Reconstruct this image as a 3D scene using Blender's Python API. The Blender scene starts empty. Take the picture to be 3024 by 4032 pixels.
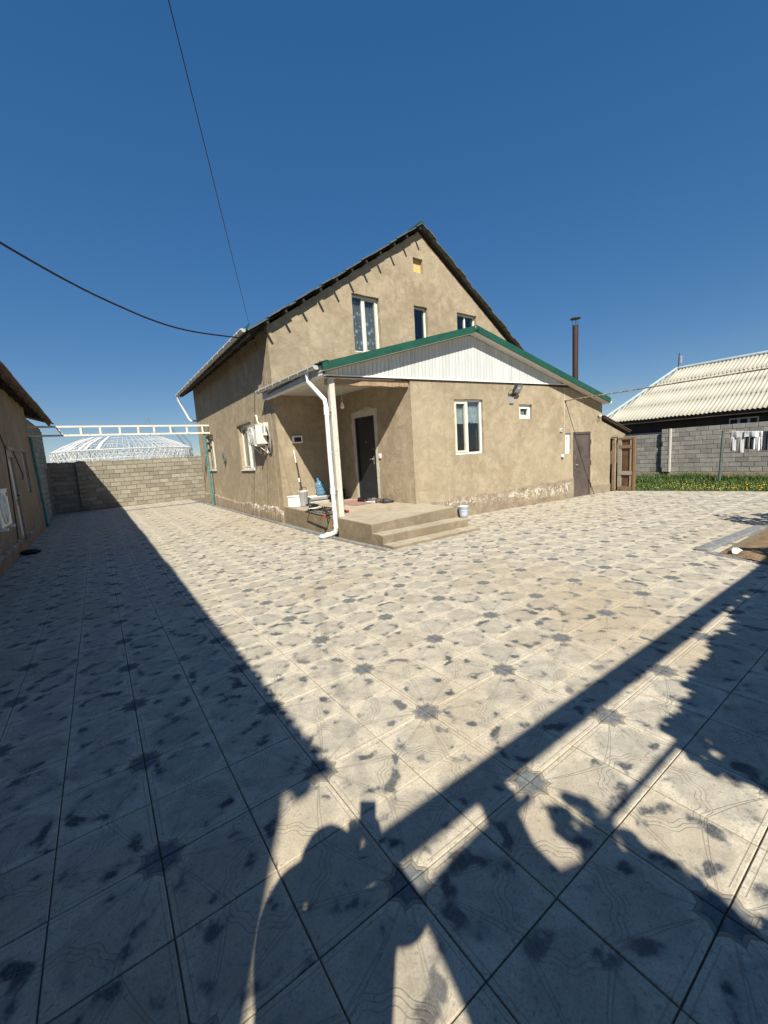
import bpy, bmesh, math, random
from mathutils import Vector, Matrix, geometry
random.seed(7)
rnd = random.uniform
scene = bpy.context.scene
COL = scene.collection

# ------------------------------------------------------------------ camera
cam_d = bpy.data.cameras.new('camera')
cam = bpy.data.objects.new('camera', cam_d); COL.objects.link(cam)
PITCH, ROLL, YAW = .1385, -.0625, .6087
_f = Vector((math.sin(YAW)*math.cos(PITCH), math.cos(YAW)*math.cos(PITCH), -math.sin(PITCH)))
_r = Vector((math.cos(YAW), -math.sin(YAW), 0)); _u = _r.cross(_f)
c_, s_ = math.cos(ROLL), math.sin(ROLL)
CR, CU, CF = c_*_r + s_*_u, -s_*_r + c_*_u, _f
CAM = Vector((.686, -2.41549, 1.67657))
cam.matrix_world = Matrix(((CR.x, CU.x, -CF.x, CAM.x), (CR.y, CU.y, -CF.y, CAM.y), (CR.z, CU.z, -CF.z, CAM.z), (0, 0, 0, 1)))
cam_d.sensor_fit = 'HORIZONTAL'; cam_d.sensor_width = 36.0
cam_d.lens = 1599.64/3024*36
cam_d.clip_start = .01; cam_d.clip_end = 6000
scene.camera = cam

# ------------------------------------------------------------------ sky, sun, exposure
SUN_TRAVEL = Vector((.35836, .63351, -.68574)).normalized()
world = bpy.data.worlds.new('World'); scene.world = world; world.use_nodes = True
nt = world.node_tree; nt.nodes.clear()
wo = nt.nodes.new('ShaderNodeOutputWorld'); bg = nt.nodes.new('ShaderNodeBackground')
sky = nt.nodes.new('ShaderNodeTexSky'); sky.sky_type = 'NISHITA'; sky.sun_disc = False
to_sun = -SUN_TRAVEL
sky.sun_elevation = math.asin(to_sun.z)
sky.sun_rotation = math.atan2(to_sun.x, to_sun.y)
sky.altitude = 700; sky.air_density = .9; sky.dust_density = .1; sky.ozone_density = 4
bg.inputs['Strength'].default_value = .14
hs = nt.nodes.new('ShaderNodeHueSaturation'); hs.inputs['Saturation'].default_value = 1.84; hs.inputs['Hue'].default_value = .5085; gm = nt.nodes.new('ShaderNodeGamma'); gm.inputs[1].default_value = .5; nt.links.new(sky.outputs[0], gm.inputs[0]); nt.links.new(gm.outputs[0], hs.inputs['Color']); nt.links.new(hs.outputs[0], bg.inputs['Color']); nt.links.new(bg.outputs[0], wo.inputs['Surface'])
sun_d = bpy.data.lights.new('sun', 'SUN'); sun_d.energy = 5.0; sun_d.angle = math.radians(.53); sun_d.color = (1, .938, .80)
sun = bpy.data.objects.new('sun', sun_d); COL.objects.link(sun)
sun.rotation_euler = SUN_TRAVEL.to_track_quat('-Z', 'Y').to_euler()
sun.location = (-20, -35, 40)
vs = scene.view_settings
vs.view_transform = 'Standard'; vs.look = 'None'; vs.gamma = 1; vs.use_curve_mapping = False
vs.exposure = .57

# ------------------------------------------------------------------ helpers
WL = {}
def hv(*a): return Vector(a)
def zg(x, y):
    a, b = 3.5, 6.3
    t = min(max((y-a)/(b-a), 0), 1)
    yy = min(y, a) + (b-a)*(t-t*t/2)
    return .0083*min(max(x, -3), 4.4) - .0298*yy + .1225

class MB:
    def __init__(s): s.v = []; s.f = []; s.sm = []; s.mi = []; s.cur = 0
    def add(s, vs, fs, smooth=False):
        n = len(s.v); s.v += [Vector(p) for p in vs]
        for f in fs: s.f.append([n+i for i in f]); s.sm.append(smooth); s.mi.append(s.cur)
        return s
    def box(s, x0, x1, y0, y1, z0, z1):
        return s.hexa([(x0,y0,z0),(x1,y0,z0),(x1,y1,z0),(x0,y1,z0),(x0,y0,z1),(x1,y0,z1),(x1,y1,z1),(x0,y1,z1)])
    def hexa(s, p):
        return s.add(p, [(3,2,1,0),(4,5,6,7),(0,1,5,4),(1,2,6,5),(2,3,7,6),(3,0,4,7)])
    def obox(s, c, ax, ay, az, lx, ly, lz):
        c = Vector(c); ax, ay, az = Vector(ax)*lx/2, Vector(ay)*ly/2, Vector(az)*lz/2
        return s.hexa([c-ax-ay-az, c+ax-ay-az, c+ax+ay-az, c-ax+ay-az, c-ax-ay+az, c+ax-ay+az, c+ax+ay+az, c-ax+ay+az])
    def bbox(s, c, ax, ay, az, lx, ly, lz, b=.01):
        # box with chamfered edges (rounded look): 24 verts
        c = Vector(c); ax, ay, az = Vector(ax), Vector(ay), Vector(az)
        bm = bmesh.new(); bmesh.ops.create_cube(bm, size=1)
        for v in bm.verts: v.co = Vector((v.co.x*lx, v.co.y*ly, v.co.z*lz))
        bmesh.ops.bevel(bm, geom=bm.edges[:], offset=b, segments=2, affect='EDGES', profile=.5)
        bm.verts.ensure_lookup_table(); bm.verts.index_update()
        s.add([c+ax*v.co.x+ay*v.co.y+az*v.co.z for v in bm.verts], [[v.index for v in f.verts] for f in bm.faces]); bm.free()
        return s
    def tube(s, pts, r, n=8, cap=True, smooth=True):
        pts = [Vector(p) for p in pts]; rs = r if isinstance(r, (list, tuple)) else [r]*len(pts)
        rings = []; prev = None
        for i, p in enumerate(pts):
            d = (pts[min(i+1, len(pts)-1)] - pts[max(i-1, 0)]).normalized()
            if prev is None:
                a = Vector((0, 0, 1)) if abs(d.z) < .9 else Vector((1, 0, 0)); a = (a - d*a.dot(d)).normalized()
            else: a = (prev - d*prev.dot(d)).normalized()
            prev = a; b = d.cross(a)
            k = 1.0
            rings.append([p + (a*math.cos(2*math.pi*j/n) + b*math.sin(2*math.pi*j/n))*rs[i]*k for j in range(n)])
        vs = [q for rg in rings for q in rg]
        fs = []
        for i in range(len(rings)-1):
            for j in range(n):
                fs.append((i*n+j, i*n+(j+1) % n, (i+1)*n+(j+1) % n, (i+1)*n+j))
        s.add(vs, fs, smooth)
        if cap:
            n0 = len(s.v); s.add(rings[0], [list(range(n))[::-1]]); s.add(rings[-1], [list(range(n))])
        return s
    def lathe(s, c, prof, n=20, axis=(0, 0, 1), smooth=True):
        c = Vector(c); az = Vector(axis).normalized()
        a = Vector((1, 0, 0)) if abs(az.x) < .9 else Vector((0, 1, 0)); a = (a-az*a.dot(az)).normalized(); b = az.cross(a)
        vs = []; fs = []
        for (r, z) in prof:
            for j in range(n):
                t = 2*math.pi*j/n; vs.append(c + az*z + (a*math.cos(t)+b*math.sin(t))*r)
        for i in range(len(prof)-1):
            for j in range(n): fs.append((i*n+j, i*n+(j+1) % n, (i+1)*n+(j+1) % n, (i+1)*n+j))
        s.add(vs, fs, smooth)
        return s
    def prism(s, poly, d):
        # poly: list of 3d points (planar), extruded by vector d
        d = Vector(d); n = len(poly); P = [Vector(p) for p in poly]
        fs = [list(range(n))[::-1], list(range(n, 2*n))] + [(i, (i+1) % n, n+(i+1) % n, n+i) for i in range(n)]
        return s.add(P + [p+d for p in P], fs)
    def sphere(s, c, r, n=12, m=8, sc=(1, 1, 1)):
        prof = [(max(r*math.sin(math.pi*i/m), 1e-4), -r*math.cos(math.pi*i/m)) for i in range(m+1)]
        k = len(s.v); s.lathe((0, 0, 0), prof, n); c = Vector(c)
        for i in range(k, len(s.v)): s.v[i] = Vector((s.v[i].x*sc[0], s.v[i].y*sc[1], s.v[i].z*sc[2])) + c
        return s
    def mesh(s, name, mats, origin):
        me = bpy.data.meshes.new(name)
        me.from_pydata([tuple(p-origin) for p in s.v], [], s.f)
        for m in (mats if isinstance(mats, (list, tuple)) else [mats]): me.materials.append(m)
        if any(s.sm): me.polygons.foreach_set('use_smooth', s.sm)
        if any(s.mi): me.polygons.foreach_set('material_index', s.mi)
        bm = bmesh.new(); bm.from_mesh(me); bmesh.ops.recalc_face_normals(bm, faces=bm.faces[:]); bm.to_mesh(me); bm.free()
        me.update()
        return me
    def obj(s, name, mats, parent=None, origin=None):
        if origin is None:
            xs = [p.x for p in s.v]; ys = [p.y for p in s.v]; zs = [p.z for p in s.v]
            origin = Vector(((min(xs)+max(xs))/2, (min(ys)+max(ys))/2, min(zs)))
        origin = Vector(origin)
        o = bpy.data.objects.new(name, s.mesh(name, mats, origin)); return place(o, origin, parent)
def place(o, origin, parent=None):
    COL.objects.link(o); origin = Vector(origin)
    if parent is not None:
        o.parent = parent; o.location = origin - WL[parent.name]
    else: o.location = origin
    WL[o.name] = origin.copy()
    return o
def inst(me, name, parent, origin, rot=None, scale=None):
    o = bpy.data.objects.new(name, me); place(o, origin, parent)
    if rot: o.rotation_euler = rot
    if scale: o.scale = scale
    return o
def tag(o, label, cat, group=None):
    o['label'] = label; o['category'] = cat
    if group: o['group'] = group
    return o
def thing(name, label, cat, loc, group=None):
    o = bpy.data.objects.new(name, None); o.empty_display_size = .1
    place(o, loc); return tag(o, label, cat, group)
def struct(o): o['kind'] = 'structure'; return o
def stuff(o): o['kind'] = 'stuff'; return o
def copy_tree(o, loc, rotz=0, label=None, scale=None):
    r = o.copy(); COL.objects.link(r); r.location = loc; r.rotation_euler = (0, 0, rotz)
    if scale: r.scale = scale
    WL[r.name] = Vector(loc)
    if label: r['label'] = label
    for ch in list(o.children):
        d = ch.copy(); COL.objects.link(d); d.parent = r
        for g in list(ch.children):
            e = g.copy(); COL.objects.link(e); e.parent = d
    return r

def jag(a, b, n, amp):
    # ragged polyline from a to b in 2d (a included, b excluded)
    out = []; ax, az = a; bx, bz = b; L = math.hypot(bx-ax, bz-az) or 1
    nx, nz = -(bz-az)/L, (bx-ax)/L
    for i in range(n):
        t = i/n; k = 0 if i == 0 else rnd(-amp, amp)
        out.append((ax+(bx-ax)*t+nx*k, az+(bz-az)*t+nz*k))
    return out
def rag(poly, amp, step=.12):
    out = []
    for i in range(len(poly)):
        a, b = poly[i], poly[(i+1) % len(poly)]
        n = max(1, int(math.hypot(b[0]-a[0], b[1]-a[1])/step)); out += jag(a, b, n, amp)
    return out
def rect(s0, s1, z0, z1): return [(s0, z0), (s1, z0), (s1, z1), (s0, z1)]
def wall(name, mat, parent, O, U, N, outer, holes=(), th=.3, m=None):
    """slab: outer/holes are 2d polygons in (U, z); front face on plane through O with outward normal N"""
    O = Vector(O); U = Vector(U); N = Vector(N)
    loops = [list(outer)] + [list(h) for h in holes]
    P3 = lambda p, d: O + U*p[0] + Vector((0, 0, p[1])) - N*d
    tri = geometry.tessellate_polygon([[Vector((p[0], p[1], 0)) for p in l] for l in loops])
    flat = [p for l in loops for p in l]; n = len(flat)
    m = m or MB()
    vs = [P3(p, 0) for p in flat] + [P3(p, th) for p in flat]
    fs = [tuple(t) for t in tri] + [tuple(n+i for i in reversed(t)) for t in tri]
    k = 0
    for l in loops:
        L = len(l)
        for i in range(L): fs.append((k+i, k+(i+1) % L, n+k+(i+1) % L, n+k+i))
        k += L
    m.add(vs, fs)
    return m.obj(name, mat, parent) if name else m

# ------------------------------------------------------------------ materials
def nodes(name):
    m = bpy.data.materials.new(name); m.use_nodes = True
    t = m.node_tree; b = t.nodes['Principled BSDF']; return m, t, b
def N(t, typ, **kw):
    n = t.nodes.new(typ)
    for k, v in kw.items():
        if k in n.inputs.keys() if hasattr(n.inputs, 'keys') else False: n.inputs[k].default_value = v
        else: setattr(n, k, v)
    return n
def pos(t, scale=(1, 1, 1), obj=False):
    mp = t.nodes.new('ShaderNodeMapping'); mp.inputs['Scale'].default_value = scale
    if obj: t.links.new(t.nodes.new('ShaderNodeTexCoord').outputs['Object'], mp.inputs['Vector'])
    else: t.links.new(t.nodes.new('ShaderNodeNewGeometry').outputs['Position'], mp.inputs['Vector'])
    return mp.outputs[0]
def noise(t, vec, scale, detail=4, rough=.55, dist=0):
    n = t.nodes.new('ShaderNodeTexNoise'); t.links.new(vec, n.inputs['Vector'])
    n.inputs['Scale'].default_value = scale; n.inputs['Detail'].default_value = detail; n.inputs['Roughness'].default_value = rough; n.inputs['Distortion'].default_value = dist
    return n.outputs[0]
def ramp(t, fac, stops, interp='LINEAR'):
    r = t.nodes.new('ShaderNodeValToRGB'); t.links.new(fac, r.inputs[0]); e = r.color_ramp.elements
    r.color_ramp.interpolation = interp
    while len(e) < len(stops): e.new(.5)
    for i, (p, c) in enumerate(stops):
        e[i].position = p; e[i].color = (c, c, c, 1) if isinstance(c, (int, float)) else (*c, 1)
    return r.outputs[0]
def mix(t, fac, a, b, mode='MIX'):
    m = t.nodes.new('ShaderNodeMix'); m.data_type = 'RGBA'; m.blend_type = mode
    for inp, v in ((m.inputs[0], fac), (m.inputs[6], a), (m.inputs[7], b)):
        if isinstance(v, (int, float)): inp.default_value = v
        elif isinstance(v, tuple): inp.default_value = (*v, 1)
        else: t.links.new(v, inp)
    return m.outputs[2]
def math_(t, op, a, b=None, c=None, clamp=False):
    m = t.nodes.new('ShaderNodeMath'); m.operation = op; m.use_clamp = clamp
    for i, v in enumerate((a, b, c)):
        if v is None: continue
        if isinstance(v, (int, float)): m.inputs[i].default_value = v
        else: t.links.new(v, m.inputs[i])
    return m.outputs[0]
def bump(t, b, h, strength=.3, dist=.01):
    n = t.nodes.new('ShaderNodeBump'); n.inputs['Strength'].default_value = strength; n.inputs['Distance'].default_value = dist
    t.links.new(h, n.inputs['Height']); t.links.new(n.outputs[0], b.inputs['Normal'])
def simple(name, col, rough=.6, var=.15, scale=8, metal=0, bstr=.15, bdist=.003, spec=.5, objrand=0, wear=None, stretch=(1, 1, 1), obj=False):
    m, t, b = nodes(name)
    p = pos(t, stretch, obj)
    n1 = noise(t, p, scale, 5, .6); n2 = noise(t, p, scale*6, 3, .6)
    lo = tuple(max(0, c*(1-var)) for c in col); hi = tuple(min(1, c*(1+var)) for c in col)
    c = ramp(t, n1, [(.3, lo), (.7, hi)])
    if wear: c = mix(t, ramp(t, noise(t, p, scale*1.7, 6, .65), [(wear[1], 0.0), (wear[1]+.06, 1.0)]), c, wear[0])
    if objrand:
        oi = t.nodes.new('ShaderNodeObjectInfo')
        hsv = t.nodes.new('ShaderNodeHueSaturation'); t.links.new(c, hsv.inputs['Color'])
        t.links.new(math_(t, 'MULTIPLY_ADD', oi.outputs['Random'], 2*objrand, 1-objrand), hsv.inputs['Value']); c = hsv.outputs[0]
    t.links.new(c, b.inputs['Base Color'])
    b.inputs['Roughness'].default_value = rough; b.inputs['Metallic'].default_value = metal; b.inputs['Specular IOR Level'].default_value = spec
    if bstr: bump(t, b, n2, bstr, bdist)
    return m
MT = {}
def plaster(name, base, dark, light, extra=None):
    m, t, b = nodes(name); p = pos(t)
    n1 = noise(t, p, .9, 6, .62, .4); n2 = noise(t, p, 4.5, 6, .65, .8); n3 = noise(t, p, 60, 3, .7)
    c = ramp(t, n1, [(.32, dark), (.5, base), (.68, light)])
    c2 = ramp(t, n2, [(.36, tuple(x*.60 for x in base)), (.5, base), (.64, tuple(min(1, x*1.28) for x in base))])
    c = mix(t, .55, c, c2)
    pt = noise(t, p, 1.9, 8, .7, 1.6); c = mix(t, ramp(t, pt, [(.52, 0.0), (.60, .55)]), c, dark); c = mix(t, ramp(t, pt, [(.36, .5), (.45, 0.0)]), c, light)
    # darker trowel marks
    v = t.nodes.new('ShaderNodeTexVoronoi'); v.feature = 'SMOOTH_F1'; v.inputs['Scale'].default_value = 2.6; v.inputs['Smoothness'].default_value = .6
    w = t.nodes.new('ShaderNodeVectorMath'); w.operation = 'ADD'; t.links.new(p, w.inputs[0])
    nn = t.nodes.new('ShaderNodeTexNoise'); t.links.new(p, nn.inputs['Vector']); nn.inputs['Scale'].default_value = 3; nn.inputs['Detail'].default_value = 4
    t.links.new(nn.outputs[1], w.inputs[1]); t.links.new(w.outputs[0], v.inputs['Vector'])
    c = mix(t, ramp(t, v.outputs['Distance'], [(.35, 0.0), (.75, .42)]), c, dark)
    # hairline cracks and larger repaired patches
    rp_ = noise(t, p, .42, 3, .5, .8); c = mix(t, ramp(t, rp_, [(.54, 0.0), (.575, .28)]), c, tuple(x*.74 for x in base)); c = mix(t, ramp(t, rp_, [(.40, .25), (.44, 0.0)]), c, light)
    cv = t.nodes.new('ShaderNodeTexVoronoi'); cv.feature = 'DISTANCE_TO_EDGE'; cv.inputs['Scale'].default_value = .9; t.links.new(w.outputs[0], cv.inputs['Vector'])
    c = mix(t, math_(t, 'MULTIPLY', ramp(t, cv.outputs['Distance'], [(.0, .7), (.007, 0.0)]), ramp(t, noise(t, p, .8, 2, .5), [(.5, 0.0), (.6, 1.0)])), c, tuple(x*.42 for x in base))
    # vertical rain streaks
    ps = pos(t, (5, 5, .35)); st = noise(t, ps, 1.6, 5, .6)
    c = mix(t, ramp(t, st, [(.55, 0.0), (.72, .28)]), c, tuple(x*.62 for x in base))
    gr = mix(t, ramp(t, n3, [(.3, .55), (.7, .0)]), c, tuple(x*.6 for x in base))
    t.links.new(gr, b.inputs['Base Color'])
    b.inputs['Roughness'].default_value = .95; b.inputs['Specular IOR Level'].default_value = .15
    h = math_(t, 'ADD', math_(t, 'MULTIPLY', n2, 1.4), math_(t, 'MULTIPLY', n3, .35))
    bump(t, b, h, .55, .02)
    return m
MT['plaster'] = plaster('clay_plaster', (.41, .337, .236), (.29, .23, .153), (.52, .44, .322))
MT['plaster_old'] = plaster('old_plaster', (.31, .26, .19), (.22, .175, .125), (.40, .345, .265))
MT['plinth'] = plaster('plinth_render', (.33, .27, .20), (.23, .18, .13), (.40, .34, .27))
def salty(name):
    m, t, b = nodes(name); p = pos(t)
    n1 = noise(t, p, 3, 6, .65, .6); n2 = noise(t, p, 24, 5, .7)
    c = ramp(t, n1, [(.3, (.21, .165, .12)), (.6, (.33, .265, .19))])
    c = mix(t, ramp(t, n2, [(.3, .5), (.6, 0.0)]), c, (.16, .13, .10))
    geo = t.nodes.new('ShaderNodeNewGeometry'); sp = t.nodes.new('ShaderNodeSeparateXYZ'); t.links.new(geo.outputs['Position'], sp.inputs[0])
    band = ramp(t, math_(t, 'ABSOLUTE', math_(t, 'SUBTRACT', sp.outputs[2], .36)), [(.05, 1.0), (.2, 0.0)])
    salt = ramp(t, noise(t, p, 9, 8, .72, 1.0), [(.50, 0.0), (.56, 1.0)])
    big = ramp(t, noise(t, p, .75, 3, .5), [(.30, .25), (.46, 1.0)])
    f = math_(t, 'MULTIPLY', math_(t, 'MULTIPLY', band, salt), big)
    c = mix(t, f, c, (.62, .58, .50))
    t.links.new(c, b.inputs['Base Color']); b.inputs['Roughness'].default_value = .95; b.inputs['Specular IOR Level'].default_value = .1
    bump(t, b, math_(t, 'ADD', n1, math_(t, 'MULTIPLY', n2, .6)), .8, .03)
    return m
MT['salt'] = salty('salt_stained_plinth')
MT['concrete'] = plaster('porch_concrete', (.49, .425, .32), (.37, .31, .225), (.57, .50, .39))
MT['riser'] = plaster('darker_step_face', (.30, .245, .17), (.20, .16, .105), (.40, .335, .25))  # side faces of steps and slab, darker brown than the treads
MT['mortar'] = simple('mortar', (.20, .19, .17), .95, .2, 12, spec=.1)
def blockmat(name, col, stain):
    m, t, b = nodes(name); p = pos(t)
    oi = t.nodes.new('ShaderNodeObjectInfo'); n1 = noise(t, p, 5, 5, .6); n2 = noise(t, p, 70, 3, .7)
    c = ramp(t, oi.outputs['Random'], [(0, tuple(x*.72 for x in col)), (.45, col), (.8, tuple(x*1.12 for x in col)), (1, stain)])
    c = mix(t, ramp(t, n1, [(.35, .45), (.65, 0.0)]), c, tuple(x*.6 for x in col))
    c = mix(t, ramp(t, n2, [(.35, .5), (.6, 0.0)]), c, tuple(x*.55 for x in col))
    t.links.new(c, b.inputs['Base Color']); b.inputs['Roughness'].default_value = .95; b.inputs['Specular IOR Level'].default_value = .1
    bump(t, b, math_(t, 'ADD', n1, n2), .6, .012); return m
MT['block_warm'] = blockmat('sandy_block', (.35, .315, .25), (.46, .425, .36))
MT['block_grey'] = blockmat('grey_block', (.33, .32, .295), (.40, .38, .345))
MT['upvc'] = simple('white_upvc', (.78, .78, .76), .35, .05, 3, bstr=0)
MT['upvc_old'] = simple('cream_film_upvc', (.62, .58, .47), .5, .08, 4, bstr=0)
MT['white_metal'] = simple('white_painted_metal', (.76, .76, .74), .4, .06, 5, bstr=.05, wear=((.5, .47, .42), .72))
MT['gutter'] = simple('shaded_white_gutter', (.44, .44, .42), .45, .1, 5, bstr=.05)  # white gutter greyed: shade on its outer face is in the colour
MT['siding'] = simple('white_siding', (.55, .565, .56), .45, .09, 2.2, bstr=.03, objrand=.06, stretch=(3, 3, .5))
MT['soffit'] = simple('soffit_plank', (.62, .61, .57), .5, .06, 2, bstr=.03, objrand=.05)
MT['green_metal'] = simple('green_painted_metal', (.012, .075, .048), .42, .2, 4, bstr=.05)
MT['green_tile'] = simple('dark_green_roof_metal', (.022, .055, .042), .5, .35, 3, bstr=.1)
MT['roof_under'] = simple('grey_roof_sheet_back', (.115, .115, .10), .7, .25, 6, bstr=.1)
MT['dark_wood'] = simple('dark_weathered_wood', (.06, .042, .03), .85, .4, 5, stretch=(1, .2, 1), bstr=.4)
MT['black_wood'] = simple('near_black_wood', (.022, .018, .014), .9, .3, 5, bstr=.3)  # darker than the other roof timber
MT['wood'] = simple('weathered_wood', (.33, .235, .15), .8, .35, 9, stretch=(6, 6, .6), bstr=.4, bdist=.006, wear=((.16, .09, .05), .6))
MT['post_paint'] = simple('flaking_white_paint_on_wood', (.56, .53, .47), .7, .12, 9, stretch=(5, 5, .8), bstr=.3, wear=((.30, .17, .08), .60))
MT['rust'] = simple('rusty_pipe', (.19, .11, .08), .85, .35, 9, bstr=.3, wear=((.42, .38, .33), .50))
MT['door_metal'] = simple('brown_sheet_metal', (.095, .075, .068), .55, .3, 3, bstr=.1, wear=((.15, .10, .07), .62), spec=.4)
MT['door_black'] = simple('black_door_leaf', (.020, .022, .026), .45, .3, 3, bstr=.05, wear=((.10, .10, .105), .74))
MT['steel'] = simple('steel', (.35, .35, .34), .35, .1, 10, metal=.8, bstr=0)
MT['dark_steel'] = simple('dark_steel', (.05, .05, .05), .5, .2, 10, bstr=0)
MT['black'] = simple('black_plastic', (.012, .012, .013), .5, .2, 10, bstr=0)
MT['rubber'] = simple('black_cable_rubber', (.015, .015, .016), .6, .2, 10, bstr=0)
MT['teal'] = simple('teal_painted_post', (.05, .22, .22), .55, .3, 9, bstr=.1, wear=((.22, .30, .28), .62))
MT['cream_rust'] = simple('cream_painted_truss', (.72, .66, .54), .6, .08, 6, bstr=.1, wear=((.34, .15, .05), .60))
MT['chimney'] = simple('brown_red_flue', (.040, .016, .014), .6, .35, 5, bstr=.05)
MT['slate'] = simple('cream_corrugated_sheet', (.455, .43, .36), .85, .07, 2, bstr=.1, objrand=.025, spec=.2)
MT['slate_old'] = simple('brown_corrugated_sheet', (.17, .125, .095), .9, .35, 6, bstr=.2)
MT['dark_render'] = simple('dark_grey_render', (.055, .052, .048), .9, .2, 5, bstr=.3)
MT['pink_render'] = simple('pinkish_render', (.42, .33, .27), .9, .12, 4, bstr=.2)
MT['ac'] = simple('ac_casing', (.68, .67, .61), .45, .06, 5, bstr=0)
MT['grey_plastic'] = simple('grey_plastic', (.36, .36, .37), .5, .05, 5, bstr=0)
MT['white_plastic'] = simple('white_plastic', (.80, .80, .79), .4, .03, 5, bstr=0)
MT['blue_plastic'] = simple('pale_blue_plastic', (.50, .60, .72), .4, .05, 5, bstr=0)
MT['red'] = simple('red_plastic', (.45, .02, .02), .4, .1, 5, bstr=0)
MT['osb'] = simple('yellow_strand_board', (.60, .44, .17), .7, .35, 55, bstr=.2, stretch=(1, 1, .6))
MT['curtain'] = simple('cafe_curtain', (.62, .62, .60), .9, .25, 14, bstr=.1, stretch=(1, 1, .4))
def lace_mat():
    m, t, b = nodes('lace'); p = pos(t); b.inputs['Base Color'].default_value = (.72, .72, .70, 1); b.inputs['Roughness'].default_value = .9
    v = t.nodes.new('ShaderNodeTexVoronoi'); v.inputs['Scale'].default_value = 5.5; t.links.new(p, v.inputs['Vector'])
    fl = ramp(t, math_(t, 'ADD', v.outputs['Distance'], math_(t, 'MULTIPLY', noise(t, p, 30, 3, .6), .35)), [(.40, .88), (.52, .30)])
    tr = t.nodes.new('ShaderNodeBsdfTransparent'); mx = t.nodes.new('ShaderNodeMixShader'); t.links.new(fl, mx.inputs[0]); t.links.new(tr.outputs[0], mx.inputs[1]); t.links.new(b.outputs[0], mx.inputs[2]); t.links.new(mx.outputs[0], t.nodes['Material Output'].inputs[0]); return m
MT['lace'] = lace_mat()
MT['blind'] = simple('beige_blind', (.36, .33, .27), .8, .12, 12, bstr=0, stretch=(3, 3, .05))
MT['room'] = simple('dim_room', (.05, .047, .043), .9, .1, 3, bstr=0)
MT['kerb'] = simple('grey_kerb', (.22, .215, .21), .85, .25, 8, bstr=.3, objrand=.12)
MT['kerb_bed'] = simple('bluish_grey_kerb', (.19, .195, .20), .85, .28, 9, bstr=.3, wear=((.42, .41, .40), .6))
MT['soil'] = simple('dry_soil', (.31, .215, .13), .98, .3, 12, bstr=.9, bdist=.03, spec=.1)
MT['rock'] = simple('white_stone', (.75, .73, .69), .9, .1, 12, bstr=.4)
MT['earth'] = simple('dry_earth_terrain', (.22, .18, .11), .98, .3, .05, bstr=.2, spec=.1)
MT['stadium'] = simple('white_steel', (.60, .61, .62), .5, .12, .2, bstr=0)
MT['crane'] = simple('crane_paint', (.20, .25, .20), .6, .2, 1, bstr=0)
MT['rug'] = simple('faded_pink_rug', (.33, .19, .16), .95, .25, 25, bstr=.4)
MT['bag'] = simple('light_blue_bag', (.42, .60, .72), .5, .12, 20, bstr=.3)
MT['skin'] = simple('skin', (.50, .32, .23), .5, .08, 10, bstr=0)
MT['hair'] = simple('dark_hair', (.02, .014, .010), .6, .3, 40, bstr=.2)
def glass(name, tint=(.75, .8, .82), opaq=.35):
    m, t, b = nodes(name); t.nodes.remove(b)
    out = t.nodes['Material Output']; g = t.nodes.new('ShaderNodeBsdfGlossy'); g.inputs['Roughness'].default_value = .02
    tr = t.nodes.new('ShaderNodeBsdfTransparent'); tr.inputs[0].default_value = (*tint, 1)
    lw = t.nodes.new('ShaderNodeLayerWeight'); lw.inputs[0].default_value = .5
    fr = math_(t, 'MULTIPLY_ADD', math_(t, 'POWER', lw.outputs['Facing'], 3.5), .8, .07)
    mx = t.nodes.new('ShaderNodeMixShader'); t.links.new(fr, mx.inputs[0]); t.links.new(tr.outputs[0], mx.inputs[1]); t.links.new(g.outputs[0], mx.inputs[2])
    t.links.new(mx.outputs[0], out.inputs[0]); return m
MT['glass'] = glass('window_glass')
# ------------------------------------------------------------------ terrain and paving
m = MB(); S = 3000
m.add([(-S, -S, -.5), (S, -S, -.5), (S, S, -.5), (-S, S, -.5)], [(0, 1, 2, 3)])
terrain = struct(m.obj('terrain', MT['earth'], origin=(0, 0, -.5)))

C0 = Vector((6.74, 4.93, 0)); EX = Vector((.9962, -.0872, 0)); NO = Vector((-.0872, -.9962, 0))
def Wp(u, d, z): return C0 + EX*u + NO*d + Vector((0, 0, z))
def fac_y(x): return 4.93 - .0875*(x-6.74)

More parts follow.
